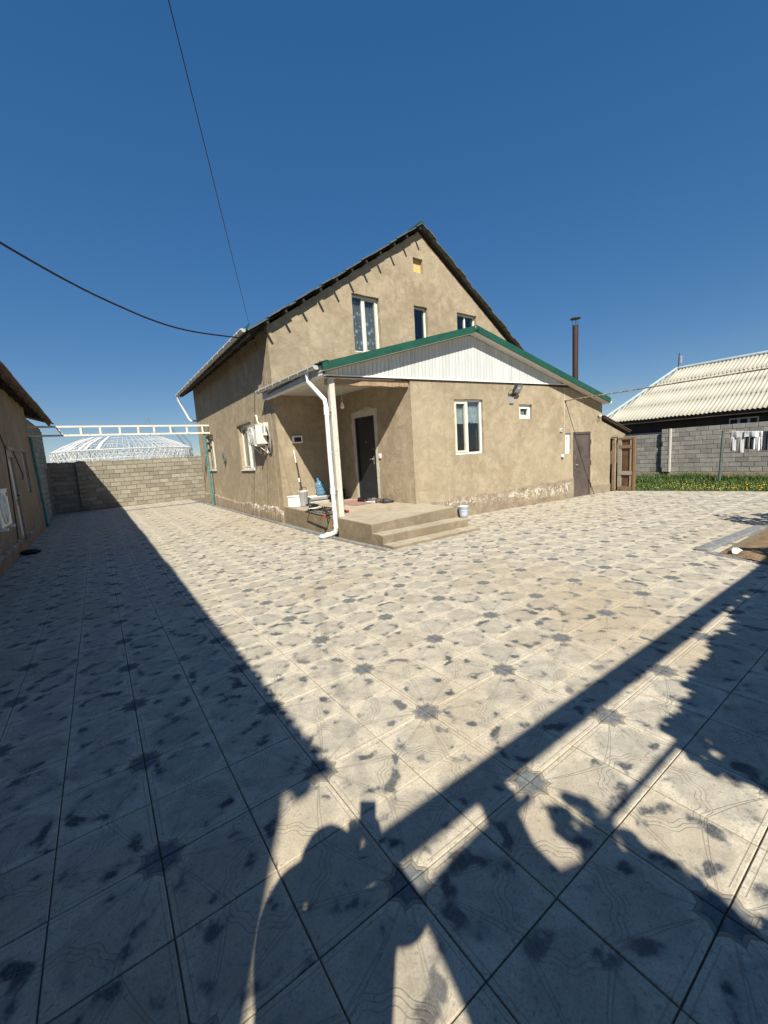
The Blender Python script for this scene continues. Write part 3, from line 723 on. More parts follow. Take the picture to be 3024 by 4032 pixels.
# plinth of the wing
def zt_fac(t):
    u = .45+5.2*t
    return .50 + .13*t + .035*wob(t*34+100) + .015*wob(t*90+30)
plinth_run('plinth', lambda t: (lambda d, z: Wp(.12+5.70*t, d, z)), 60, zt_fac, .05, MT['salt'])
plinth_run('plinth', lambda t: (lambda d, z: Wp(6.73+1.02*t, d, z)), 14, lambda t: .33+.03*wob(t*9+10), .03, MT['plinth'])
# windows of the wing
winset(house, C0, EX, NO, 1.26, 2.20, 1.57, 2.92, (1.71,), .06, ['upvc_old', None], curtain=[('curtain', .62), ('curtain', .62)], sill=False)
winset(house, C0, EX, NO, 3.53, 4.04, 2.43, 2.81, (), .07, ['upvc'], sill=False)
winset(house, C0, EX, NO, 5.47, 5.74, 1.38, 1.99, (), .05, ['upvc'], sill=False)
# sheet metal door
md = MB(); md.obox(Wp(6.275, -.05, 1.005), EX, NO, (0, 0, 1), .86, .05, 1.99); door = md.obj('door', MT['door_metal'], house)
m = MB()
for (u0, u1, z0, z1) in ((5.845, 5.895, .02, 2.0), (6.655, 6.705, .02, 2.0), (5.895, 6.655, 1.95, 2.0)):
    m.obox(Wp((u0+u1)/2, -.012, (z0+z1)/2), EX, NO, (0, 0, 1), u1-u0, .03, z1-z0)
m.obj('frame', MT['door_metal'], door)
m = MB(); m.obox(Wp(5.97, -.015, .98), EX, NO, (0, 0, 1), .05, .02, .20); m.tube([Wp(5.97, -.01, 1.02), Wp(5.97, .045, 1.02), Wp(6.07, .045, 1.02)], .009, 6); m.obj('handle', MT['steel'], door)
for z in (.35, 1.05, 1.7):
    m = MB(); m.tube([Wp(6.71, .01, z-.07), Wp(6.71, .01, z+.07)], .014, 6); m.obj('hinge', MT['dark_steel'], door)
# entrance door
md = MB(); md.obox(Dp((ds0+ds1)/2, -.07, (dz0+dz1)/2), DU, DN, (0, 0, 1), ds1-ds0-.004, .06, dz1-dz0); door = md.obj('door', MT['door_black'], house); door['label'] = 'black steel entrance door with chrome handle'
m = MB()
for (a, b, z0, z1) in ((ds0, ds0+.05, dz0, dz1), (ds1-.05, ds1, dz0, dz1), (ds0+.05, ds1-.05, dz1-.05, dz1)):
    m.obox(Dp((a+b)/2, -.025, (z0+z1)/2), DU, DN, (0, 0, 1), b-a, .04, z1-z0)
m.obj('frame', MT['door_black'], door)
m = MB(); m.obox(Dp(1.50, -.035, 1.57), DU, DN, (0, 0, 1), .045, .015, .22); m.tube([Dp(1.50, -.03, 1.60), Dp(1.50, .02, 1.60), Dp(1.64, .02, 1.59)], .010, 6); m.obj('handle', MT['steel'], door)
m = MB(); m.lathe(Dp(1.78, -.04, 2.05), [(.016, 0), (.016, .012), (.001, .012)], 10, DN); m.obj('peephole', MT['steel'], door)
m = MB(); m.lathe(Dp(1.50, -.04, 1.86), [(.022, 0), (.022, .012), (.001, .012)], 10, DN); m.obj('lock', MT['steel'], door)
# light filler plaster smeared round the entrance door
o_ = [(ds0-.09, .50), (ds0-.10, 1.2), (ds0-.09, 1.9), (ds0-.14, 2.5), (ds0-.14, 2.86), (ds0+.3, 2.94), (ds1-.2, 2.87), (ds1+.12, 2.86), (ds1+.15, 2.4), (ds1+.10, 1.7), (ds1+.11, .9), (ds1+.10, .50)]
ragd = []
for i in range(len(o_)-1): ragd += jag(o_[i], o_[i+1], 6, .022)
ragd.append(o_[-1])
inn = [(ds1+.004, .50), (ds1+.004, dz1+.006), (ds0-.004, dz1+.006), (ds0-.004, .50)]
wall('filler_plaster', MT['plaster_light'] if 'plaster_light' in MT else MT.setdefault('plaster_light', plaster('light_filler', (.60, .56, .48), (.50, .46, .38), (.66, .62, .55))), house, C0 + DN*.006, DU, DN, ragd+inn, (), .012)

# --- gable siding, panel by panel
u = -2.06; 
while u < 5.62:
    u1 = min(u+.0985, 5.66); zb0, zb1 = 3.355+.006*(u+2.06), 3.355+.006*(u1+2.06); e0, e1 = wz(u)-.135, wz(u1)-.135
    if UA > u and UA < u1: e0 = e1 = min(e0, e1)
    if min(e0-zb0, e1-zb1) > .015:
        m = MB(); g = .003
        m.hexa([Wp(u+g, .004, zb0), Wp(u1-g, .004, zb1), Wp(u1-g, .024, zb1), Wp(u+g, .024, zb0), Wp(u+g, .004, e0), Wp(u1-g, .004, e1), Wp(u1-g, .024, e1), Wp(u+g, .024, e0)])
        m.hexa([Wp(u+.03, .024, zb0), Wp(u1-.014, .024, zb1), Wp(u1-.018, .029, zb1), Wp(u+.034, .029, zb0), Wp(u+.03, .024, e0), Wp(u1-.014, .024, e1), Wp(u1-.018, .029, e1), Wp(u+.034, .029, e0)])
        m.obj('siding_panel', MT['siding'], house)
    u += .1
m = MB(); m.prism([Wp(-2.08, -.01, 3.35), Wp(5.66, -.01, 3.396), Wp(5.66, -.01, wz(5.66)-.14), Wp(UA, -.01, ZA-.14), Wp(-2.08, -.01, wz(-2.08)-.14)], NO*.012); m.obj('siding_backing', MT['dark_steel'], house)
m = MB(); m.hexa([Wp(-2.10, -.01, 3.325), Wp(5.70, -.01, 3.371), Wp(5.70, .045, 3.371), Wp(-2.10, .045, 3.325), Wp(-2.10, -.01, 3.353), Wp(5.70, -.01, 3.399), Wp(5.70, .045, 3.399), Wp(-2.10, .045, 3.353)]); m.obj('siding_trim', MT['white_metal'], house)
m = MB(); m.hexa([Wp(-2.08, -.02, 3.305), Wp(5.60, -.02, 3.355), Wp(5.60, .02, 3.355), Wp(-2.08, .02, 3.305), Wp(-2.08, -.02, 3.324), Wp(5.60, -.02, 3.370), Wp(5.60, .02, 3.370), Wp(-2.08, .02, 3.324)]); m.obj('gap_shadow_strip', MT['dark_wood'], house)  # dark strip added below the siding, painted as its shadow gap
# verge trims and soffit planks
for (ua, ub) in ((UL, UA), (UA, UR)):
    m = MB(); za, zb = wz(ua), wz(ub)
    m.hexa([Wp(ua, .265, za-.13), Wp(ub, .265, zb-.13), Wp(ub, .30, zb-.13), Wp(ua, .30, za-.13), Wp(ua, .265, za+.012), Wp(ub, .265, zb+.012), Wp(ub, .30, zb+.012), Wp(ua, .30, za+.012)])
    m.hexa([Wp(ua, .16, za+.012), Wp(ub, .16, zb+.012), Wp(ub, .30, zb+.012), Wp(ua, .30, za+.012), Wp(ua, .16, za+.02), Wp(ub, .16, zb+.02), Wp(ub, .302, zb+.02), Wp(ua, .302, za+.02)])
    m.obj('verge_trim', MT['green_metal'], house)
    n = int((ub-ua)/.1)
    for k in range(n):
        p, q = ua+(ub-ua)*k/n+.003, ua+(ub-ua)*(k+1)/n-.003
        m = MB(); m.hexa([Wp(p, .031, wz(p)-.128), Wp(q, .031, wz(q)-.128), Wp(q, .264, wz(q)-.128), Wp(p, .264, wz(p)-.128), Wp(p, .031, wz(p)-.118), Wp(q, .031, wz(q)-.118), Wp(q, .264, wz(q)-.118), Wp(p, .264, wz(p)-.118)]); m.obj('soffit_plank', MT['soffit'], house)
m = MB(); m.lathe(Wp(UA, .30, ZA-.055), [(.001, -.16), (.075, -.16), (.075, .004), (.001, .004)], 8, NO); m.obj('ridge_end', MT['green_metal'], house)
# wing roof slabs
def slab(poly, z, th, name, mat):
    m = MB(); t = [Vector((p.x, p.y, z(p))) for p in poly]; b = [p - hv(0, 0, th) for p in t]; n = len(poly)
    m.add(b+t, [tuple(range(n))[::-1], tuple(range(n, 2*n))] + [(i, (i+1) % n, n+(i+1) % n, n+i) for i in range(n)]); return m.obj(name, mat, house)
def uz(p): return wz((p-C0).dot(EX))
r0 = Wp(UA, .26, 0); r1 = r0 + Vector((.0872, .9962, 0))*3.55
slab([Wp(UL, .26, 0), r0, r1, Vector((4.55, 8.03, 0))], uz, .035, 'wing_roof', MT['green_tile'])
slab([r0, Wp(UR, .26, 0), Wp(UR, .26, 0) + Vector((.0, 3.7, 0)), r1], uz, .085, 'wing_roof', MT['green_tile'])
slab([Vector((4.55, 8.03, 0)), Vector((4.69, 8.03, 0)), Vector((4.69, 8.42, 0)), Vector((4.55, 8.42, 0))], lambda p: 3.53, .035, 'wing_roof', MT['green_tile'])
m = MB()   # wavy tile edge over the left eave of the wing
n = 90; vs = []
for i in range(n+1):
    y = 4.84 + 3.6*i/n; w = .022*abs(math.sin(math.pi*i/4.2)); z = 3.515 + .03*i/n
    vs += [Vector((4.50, y, z-.012+w)), Vector((4.50, y, z+.012+w)), Vector((4.66, y, z+.055+w)), Vector((4.66, y, z+.02+w))]
m.add(vs, [(i*4+k, (i+1)*4+k, (i+1)*4+(k+1) % 4, i*4+(k+1) % 4) for i in range(n) for k in range(4)]); m.obj('eave_tiles', MT['green_tile'], house)
# porch ceiling of white planks, laid lengthways
n = 15
for k in range(n):
    xa, xb = 4.68+(6.72-4.68)*k/n+.003, 4.68+(6.72-4.68)*(k+1)/n-.003
    ya, yb = fac_y((xa+xb)/2)+.07, 8.04
    m = MB(); m.box(xa, xb, ya, yb, 3.40, 3.412); m.obj('ceiling_plank', MT['soffit'], house)
m = MB(); m.box(4.66, 6.75, 5.18, 8.04, 3.414, 3.43); m.obj('ceiling_deck', MT['dark_wood'], house)
# side fascia of short siding strips under the wing gutter
k = 0; y = 4.98
while y < 8.36:
    m = MB(); m.box(4.560, 4.577, y+.002, y+.072, 3.335, 3.492); m.box(4.555, 4.560, y+.02, y+.055, 3.335, 3.492); m.obj('fascia_strip', MT['siding'], house); y += .075
m = MB(); m.box(4.545, 4.69, 4.97, 8.37, 3.312, 3.334); m.obj('fascia_trim', MT['white_metal'], house)
gutter((4.48, 5.05, 3.50), (4.48, 8.50, 3.56), .072, MT['gutter'], brackets=7)
gutter(Wp(7.30, .26, 2.90), Wp(7.30, -3.2, 2.90), .06, MT['white_metal'], brackets=3)
# post, beam, porch downpipe
m = MB(); m.obox((4.80, 5.09, 1.86), EX, NO, (0, 0, 1), .115, .115, 2.82); m.obj('porch_post', MT['post_paint'], house)
m = MB(); n = 16; vs = []
for i in range(n+1):
    u = -2.02 + 1.99*i/n
    for (d, z) in ((-.03, 3.165), (-.15, 3.165), (-.15, 3.285), (-.03, 3.285)): vs.append(Wp(u, d+rnd(-.008, .008), z+.0065*(u+2)+rnd(-.012, .008)))
m.add(vs, [(i*4+k, (i+1)*4+k, (i+1)*4+(k+1) % 4, i*4+(k+1) % 4) for i in range(n) for k in range(4)] + [(0, 1, 2, 3), (n*4+3, n*4+2, n*4+1, n*4)]); m.obj('porch_beam', MT['wood'], house)
pp = [(4.49, 5.50, 3.46), (4.51, 5.50, 3.26), (4.60, 5.02, 2.84), (4.605, 4.99, 2.68), (4.605, 5.0, 1.8), (4.605, 4.99, .9), (4.605, 4.97, .24)]
dp = downpipe(pp, .046)
for (z, h, r) in ((2.62, .16, .054), (1.80, .03, .050), (1.02, .13, .054), (.62, .02, .05), (.30, .02, .05)):
    m = MB(); m.tube([(4.605, 4.995, z-h/2), (4.605, 4.995, z+h/2)], r, 12); m.obj('pipe_collar', MT['white_metal'], dp)
m = MB(); m.tube([(4.605, 4.97, .24), (4.60, 4.99, .17), (4.54, 5.10, .11), (4.49, 5.19, .09)], [.05, .052, .052, .06], 12, cap=False); m.obj('pipe_shoe', MT['white_metal'], dp)
for z in (1.0, 2.6):
    m = MB(); m.obox((4.70, 5.03, z), (.9, .35, 0), (-.35, .9, 0), (0, 0, 1), .16, .02, .03); m.obj('pipe_clamp', MT['steel'], dp)
# porch slab and steps
def zp(x, y): return .425+.03*(x-4.7)+.011*(y-3.77)
m = MB(); P_ = [(4.70, 3.78), (6.86, 3.80), (6.86, 4.90), (6.74, 4.92), (6.47, 8.04), (4.71, 8.04)]
n = len(P_); P_ = rag(P_, .006, .3); n = len(P_)
m.add([(x, y, -.2) for x, y in P_] + [(x, y, zp(x, y)-.012) for x, y in P_] + [(x+(5.7-x)*.006, y+(5.6-y)*.004, zp(x, y)) for x, y in P_], [tuple(range(2*n, 3*n))] + [(i, (i+1) % n, n+(i+1) % n, n+i) for i in range(n)] + [(n+i, n+(i+1) % n, 2*n+(i+1) % n, 2*n+i) for i in range(n)])
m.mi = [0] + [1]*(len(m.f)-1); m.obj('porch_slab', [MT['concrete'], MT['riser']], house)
def step(x0, x1, y0, y1, zt, zb):
    m = MB(); q = rag([(x0, y0), (x1, y0), (x1, y1), (x0, y1)], .008, .16); n = len(q)
    m.add([(x, y, zb) for x, y in q] + [(x, y, zt-.014) for x, y in q] + [(x+((x0+x1)/2-x)*.006, y+((y0+y1)/2-y)*.05, zt+rnd(-.003, .003)) for x, y in q], [tuple(range(2*n, 3*n))] + [(i, (i+1) % n, n+(i+1) % n, n+i) for i in range(n)] + [(n+i, n+(i+1) % n, 2*n+(i+1) % n, 2*n+i) for i in range(n)])
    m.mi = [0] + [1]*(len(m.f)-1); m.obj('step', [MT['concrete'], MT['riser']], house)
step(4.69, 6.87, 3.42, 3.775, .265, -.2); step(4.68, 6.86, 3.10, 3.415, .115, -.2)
# crack and patch line on the facade
m = MB(); pts = [Wp(5.43+rnd(-.012, .012), .002, 3.30-.13*i) for i in range(11)]; m.tube(pts, .009, 5); m.obj('crack_filler', MT['plaster_light'], house)
# flue pipe on the wing roof
fl = MB(); fx, fy = 13.86, 5.10; fl.tube([(fx, fy, 2.95), (fx, fy, 5.42)], .088, 16); flue = fl.obj('flue', MT['chimney'], house)
m = MB(); m.lathe((fx, fy, 5.63), [(.001, .05), (.08, .035), (.16, 0), (.165, -.012), (.001, .02)], 18); m.obj('flue_cap', MT['dark_steel'], flue)
m = MB()
for k in range(3):
    a = 2.1*k+.4; m.tube([(fx+.08*math.cos(a), fy+.08*math.sin(a), 5.38), (fx+.11*math.cos(a), fy+.11*math.sin(a), 5.64)], .008, 5)
m.obj('cap_strut', MT['dark_steel'], flue)
# lean-to at the right end: roof edge, dark opening, wooden gate leaf
m = MB(); a, b = Wp(7.24, .10, 2.42), Wp(8.72, .10, 1.92); back = Vector((.0872, .9962, 0))*2.6
m.hexa([a, b, b+back, a+back, a+hv(0, 0, .07), b+hv(0, 0, .07), b+back+hv(0, 0, .07), a+back+hv(0, 0, .07)]); m.obj('lean_to_roof', MT['dark_wood'], house)
m = MB(); a, b = Wp(7.22, .13, 2.485), Wp(8.76, .13, 1.965)
m.hexa([a, b, b+back, a+back, a+hv(0, 0, .012), b+hv(0, 0, .012), b+back+hv(0, 0, .012), a+back+hv(0, 0, .012)]); m.obj('lean_to_sheet', MT['slate_old'], house)
m = MB(); m.prism([Wp(8.62, -.0, -.2), Wp(8.62, -2.4, -.2), Wp(8.50, -2.4, -.2), Wp(8.50, 0, -.2)], (0, 0, 2.05)); m.prism([Wp(7.4, -2.3, -.2), Wp(8.5, -2.3, -.2), Wp(8.5, -2.42, -.2), Wp(7.4, -2.42, -.2)], (0, 0, 2.1)); m.obj('lean_to_wall', MT['plaster_old'], house)
m = MB(); m.obox(Wp(8.05, -.03, .90), EX, NO, (0, 0, 1), .09, .10, 1.72); m.obj('door_jamb', MT['wood'], house)
# --- open wooden gate leaf of the lean-to
def bx(m, y0, y1, z0, z1, x0, x1): m.box(x0, x1, y0, y1, z0, z1); return m
GX = 14.78
leaf = bx(MB(), 3.60, 4.15, .08, 1.74, GX, GX+.02).obj('gate_leaf', simple('stained_hardboard', (.10, .055, .03), .75, .45, 3.5, bstr=.15, wear=((.07, .035, .018), .56)), house); leaf['label'] = 'open brown gate leaf of boards on a grey wood frame'
for (y0, y1, z0, z1, th, mt) in ((4.03, 4.14, .08, 1.74, .045, 'wood_grey'), (3.69, 3.77, .15, 1.70, .035, 'wood'), (3.60, 3.66, .06, 1.77, .07, 'wood_dark'), (3.66, 4.14, .06, .18, .05, 'wood_dark'), (3.68, 4.13, .56, .68, .055, 'wood_grey'), (3.68, 4.10, 1.42, 1.52, .05, 'wood_dark'), (3.66, 4.14, 1.70, 1.77, .05, 'wood_dark')):
    if mt not in MT: MT[mt] = simple('bleached_wood', (.30, .265, .225), .85, .2, 8, stretch=(6, 6, 1), bstr=.4, wear=((.22, .17, .12), .62))
    if 'wood_dark' not in MT: MT['wood_dark'] = simple('brown_gate_wood', (.20, .13, .075), .85, .3, 8, stretch=(6, 6, 1), bstr=.4)
    bx(MB(), y0, y1, z0, z1, GX-th, GX-.001).obj('board', MT[mt], leaf)

# ------------------------------------------------------------------ block walls
def block_meshes(L, H, D, mat, n=6, seed=3):
    out = []; rs = random.Random(seed)
    for k in range(n):
        bm = bmesh.new(); bmesh.ops.create_cube(bm, size=1)
        for v in bm.verts: v.co = Vector((v.co.x*(L-.014), v.co.y*D, v.co.z*(H-.014)))
        bmesh.ops.bevel(bm, geom=bm.edges[:], offset=.006, segments=1, affect='EDGES')
        for v in bm.verts: v.co += Vector((rs.uniform(-.004, .004), rs.uniform(-.003, .003), rs.uniform(-.004, .004)))
        me = bpy.data.meshes.new('block'); bm.to_mesh(me); bm.free(); me.materials.append(mat); out.append(me)
    return out
def block_wall(parent, O, U, Nn, L, courses, bl, bh, mat, depth=.12, skip=None, stag=None, seed=3, name='block'):
    O, U, Nn = Vector(O), Vector(U).normalized(), Vector(Nn); M_ = block_meshes(bl, bh, depth, mat, seed=seed); H_ = block_meshes(bl/2, bh, depth, mat, 2, seed)
    rz = math.atan2(U.y, U.x); cnt = 0
    for c in range(courses):
        s = -bl*((c % 2)*.5) - (bl*.15*(c % 3 == 0))
        while s < L-.02:
            a, b = max(s, 0), min(s+bl, L); w = b-a
            if w > .06:
                mid = (a+b)/2; z = bh*(c+.5)
                if not (skip and skip(mid, z)):
                    p = O + U*mid + Vector((0, 0, z)) - Nn*(depth/2) + Nn*rnd(-.004, .005)
                    o = inst(random.choice(M_), name, parent, p, (rnd(-.006, .006), rnd(-.008, .008), rz + rnd(-.006, .006) + (math.pi if random.random() < .5 else 0)))
                    if w < bl-.001: o.scale = ((w-.014)/(bl-.014), 1, 1)
                    cnt += 1
            s += bl
    return cnt
bw = thing('block_wall', 'sandy concrete block wall closing the far end of the yard', 'wall', (1.9, 21.0, 0))
m = MB(); m.box(-1.6, 5.9, 21.022, 21.18, -.3, 2.20); m.obj('mortar_core', MT['mortar'], bw)
block_wall(bw, (-1.05, 21.0, .0), (1, 0, 0), (0, -1, 0), 6.6, 11, .415, .2, MT['block_warm'])
n = 60; m = MB(); vs = []
for i in range(n+1):
    x = -1.05+6.6*i/n; zt = 2.235+rnd(-.012, .03)+.02*math.sin(i*.7)
    vs += [(x, 20.995, 2.19), (x, 20.99, zt-.02), (x, 21.05, zt), (x, 21.2, zt-.01), (x, 21.2, 2.19)]
m.add(vs, [(i*5+k, (i+1)*5+k, (i+1)*5+k+1, i*5+k+1) for i in range(n) for k in range(4)]); m.obj('mortar_cap', MT['block_warm'], bw)
block_wall(bw, (.0, 20.86, .0), (1, 0, 0), (0, -1, 0), .30, 11, .30, .2, MT['block_warm'], depth=.16, seed=8)

# ------------------------------------------------------------------ long outbuilding on the left
XL = -.95
lb = thing('outbuilding', 'long low outbuilding with old plaster and corrugated eaves on the shaded left', 'building', (XL, 8, 0))
holes = [rect(10.5, 11.42, .12, 2.38), rect(13.12, 13.96, 1.25, 2.43)]
Y0 = -4.25
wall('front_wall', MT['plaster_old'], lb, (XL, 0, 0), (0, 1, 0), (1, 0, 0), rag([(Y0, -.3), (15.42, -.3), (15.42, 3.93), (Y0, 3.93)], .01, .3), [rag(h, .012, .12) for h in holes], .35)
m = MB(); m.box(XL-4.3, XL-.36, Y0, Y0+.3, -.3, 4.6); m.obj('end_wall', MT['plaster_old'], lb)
m = MB(); m.box(XL-.2, -.79, Y0-.01, Y0+.34, -.3, 3.95); m.obj('corner_pier', MT['plaster_old'], lb)  # added out of view to move the outbuilding's shadow edge outward
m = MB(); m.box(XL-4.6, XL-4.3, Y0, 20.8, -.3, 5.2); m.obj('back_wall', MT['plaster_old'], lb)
m = MB(); n = 190; vs = []
for i in range(n+1):
    y = Y0+.02+(15.38-Y0)*i/n; zt = .26+.035*wob(i*.3+20)+.02*wob(i*.9); d = .06+.012*wob(i*.5+200)
    if 10.5 < y < 11.42: zt = min(zt, .14)
    vs += [(XL+d, y, -.3), (XL+d, y, zt-.03), (XL+.3*d, y, zt), (XL-.002, y, zt)]
m.add(vs, [(i*4+k, (i+1)*4+k, (i+1)*4+k+1, i*4+k+1) for i in range(n) for k in range(3)]); m.obj('plinth', MT['salt'], lb)
dm = MB(); dm.box(XL-.09, XL-.05, 10.52, 11.40, .13, 2.36); d_ = dm.obj('door', simple('peeling_grey_door', (.34, .325, .30), .7, .15, 4, bstr=.2, stretch=(1, 1, .4), wear=((.20, .17, .14), .62)), lb); d_['label'] = 'old pale grey wooden door in the shaded wall'
m = MB()
for (a, b, z0, z1) in ((10.53, 10.60, .13, 2.30), (11.33, 11.39, .13, 2.30), (10.60, 11.33, 2.2, 2.36)): m.box(XL-.05, XL+.004, a, b, z0, z1)
m.obj('frame', MT['wood_grey'], d_)
for (z0, z1) in ((.25, 1.0), (1.15, 2.1)):
    m = MB(); m.box(XL-.052, XL-.035, 10.70, 11.22, z0, z1); m.obj('panel', MT['post_paint'], d_)
m = MB(); m.tube([(XL-.05, 11.25, 1.25), (XL+.02, 11.25, 1.25), (XL+.02, 11.12, 1.25)], .012, 6); m.box(XL-.05, XL-.036, 11.22, 11.28, 1.10, 1.36); m.box(XL-.05, XL-.03, 11.23, 11.28, 1.66, 1.72); m.obj('handle', MT['black'], d_)
m = MB(); m.box(XL+.002, XL+.05, 10.46, 11.46, 2.36, 2.44); m.obj('door_canopy', MT['wood_grey'], lb)
winset(lb, (XL, 0, 0), (0, 1, 0), (1, 0, 0), 13.13, 13.95, 1.26, 2.42, (13.54,), .07, None, curtain=[('curtain', 0), ('curtain', 0)], sill=False)
# bare block part
m = MB(); m.box(XL-.30, XL-.065, 15.43, 19.5, -.3, 3.7); m.box(XL-.30, XL-.065, 19.5, 20.82, 2.12, 3.7); m.box(XL-.30, XL-.065, 20.70, 20.82, -.3, 2.12); m.obj('mortar_core', MT['mortar'], lb)
block_wall(lb, (XL-.035, 15.44, .0), (0, 1, 0), (1, 0, 0), 5.38, 18, .415, .2, MT['block_grey'], depth=.10, skip=lambda s, z: 19.5 < 15.44+s < 20.72 and z < 2.1, seed=5)
m = MB(); m.box(XL-.5, XL-.2, 19.4, 20.8, -.2, 2.2); m.obj('dark_fill', MT['room'], lb)  # solid dark block; the darkness inside the doorway is its colour
m = MB(); m.box(XL-.12, XL-.02, 19.50, 19.57, 0, 2.1); m.box(XL-.12, XL-.02, 20.62, 20.70, 0, 2.1); m.obj('door_frame', MT['wood_grey'], lb)
RS = .33
def lz(x): return 3.90 + RS*(-.5-x)
for k in range(21):
    y = Y0+.35+1.1*k - (0 if k < 20 else .2)
    if y > 20.7: break
    m = MB(); m.obox((-1.0, y, lz(-1.0)-.095), Vector((1, 0, -RS)).normalized(), (0, 1, 0), Vector((RS, 0, 1)).normalized(), .80, .075, .13); m.obj('rafter', MT['dark_wood'], lb)
def corr_sheet(P, A, B, wA, lB, pitch, amp, th, mat, parent, name, per=5):
    """corrugated sheet; A across the waves, B along them; P corner"""
    P, A, B = Vector(P), Vector(A).normalized(), Vector(B).normalized(); Nn = A.cross(B); Nn = Nn if Nn.z > 0 else -Nn
    n = max(4, int(round(wA/pitch*per))); m = MB(); vs = []
    for i in range(n+1):
        a = wA*i/n; h = amp*math.cos(2*math.pi*a/pitch); q = P + A*a + Nn*h
        vs += [q, q+B*lB, q-Nn*th, q-Nn*th+B*lB]
    fs = []
    for i in range(n):
        a, b = 4*i, 4*i+4; fs += [(a, b, b+1, a+1), (a+2, a+3, b+3, b+2), (a, a+2, b+2, b), (a+1, b+1, b+3, a+3)]
    fs += [(0, 1, 3, 2), (4*n, 4*n+2, 4*n+3, 4*n+1)]
    m.add(vs, fs, True); return m.obj(name, mat, parent)
y = Y0+.02; k = 0
while y < 20.5:
    w = min(1.10, 20.6-y); j = rnd(-.012, .012)
    corr_sheet((-.50+j, y, lz(-.5+j)+(.006 if k % 2 else 0)), (0, 1, 0), Vector((-1, 0, RS)), w, 1.75, .11, .014, .006, MT['slate_old'], lb, 'roof_sheet'); y += 1.06; k += 1
m = MB(); m.hexa([(-.62, Y0, lz(-.62)-.028), (-5.6, Y0, lz(-5.6)-.028), (-5.6, 20.6, lz(-5.6)-.028), (-.62, 20.6, lz(-.62)-.028)] + [(-.62, Y0, lz(-.62)-.006-.018), (-5.6, Y0, lz(-5.6)+.03), (-5.6, 20.6, lz(-5.6)+.03), (-.62, 20.6, lz(-.62)-.024)]); m.obj('roof_deck', MT['dark_wood'], lb)
m = MB(); m.box(-.70, -.62, Y0+.05, 20.6, lz(-.66)-.12, lz(-.66)-.045); m.obj('eave_purlin', MT['dark_wood'], lb)
def cable(name, pts, r, label, cat, mat='rubber', group=None, sub=10):
    P = [Vector(p) for p in pts]; Q = []
    for i in range(len(P)-1):
        p0, p1, p2, p3 = P[max(i-1, 0)], P[i], P[i+1], P[min(i+2, len(P)-1)]
        for j in range(sub):
            t = j/sub; Q.append(.5*((2*p1)+(p2-p0)*t+(2*p0-5*p1+4*p2-p3)*t*t+(3*p1-p0-3*p2+p3)*t**3))
    Q.append(P[-1]); m = MB(); m.tube(Q, r, 6); return tag(m.obj(name, MT[mat]), label, cat, group)
cable('wall_cable', [(XL+.012, 9.4, 3.9), (XL+.015, 9.55, 3.3), (XL+.012, 9.9, 2.9), (XL+.012, 10.2, 2.55), (XL+.012, 10.40, 2.40), (XL+.012, 10.30, 1.7), (XL+.012, 10.1, .9), (XL+.012, 9.9, .3)], .010, 'dark cable running down the shaded outbuilding wall beside the grey door', 'cable')
cable('wall_cable', [(XL+.012, 11.5, 2.40), (XL+.02, 11.8, 2.15), (XL+.02, 12.28, 1.86), (XL+.03, 12.30, 1.72), (XL+.05, 12.0, 1.62)], .012, 'loose dark cable end hooked between grey door and small window of the outbuilding', 'cable')

# ------------------------------------------------------------------ ladder-like truss across the yard
tr = thing('truss_gate_frame', 'rusty cream ladder truss spanning the yard between two teal posts', 'truss', (1.9, 15.4, 0))
YT = 15.4
for (z, x0, x1) in ((3.315, -.92, 4.80), (3.02, -.95, 4.83)):
    m = MB(); m.obox(((x0+x1)/2, YT, z), (1, 0, 0), (0, 1, 0), (0, 0, 1), x1-x0, .055, .06); m.obj('rail', MT['cream_rust'], tr)
for i, x in enumerate((-.06, .47, 1.03, 1.62, 2.20, 2.72, 3.28, 3.86, 4.44)):
    m = MB(); lean = -.12 if i == 0 else 0; m.hexa([(x-.03, YT-.022, 3.05), (x+.03, YT-.022, 3.05), (x+.03, YT+.022, 3.05), (x-.03, YT+.022, 3.05), (x-.03+lean, YT-.022, 3.285), (x+.03+lean, YT-.022, 3.285), (x+.03+lean, YT+.022, 3.285), (x-.03+lean, YT+.022, 3.285)]); m.obj('rung', MT['cream_rust'], tr)
m = MB(); m.tube([(4.52, YT+.03, -.05), (4.515, YT+.05, 1.4), (4.50, YT+.06, 3.32)], .036, 10); m.obj('post', MT['teal'], tr)
m = MB(); m.tube([(XL+.10, YT, -.05), (XL+.05, YT, 3.0)], .045, 10); m.obj('post', MT['teal'], tr)
m = MB(); m.tube([(4.82, YT, 3.05), (4.81, YT, 3.30)], .008, 5); m.obj('end_rod', MT['rust'], tr)

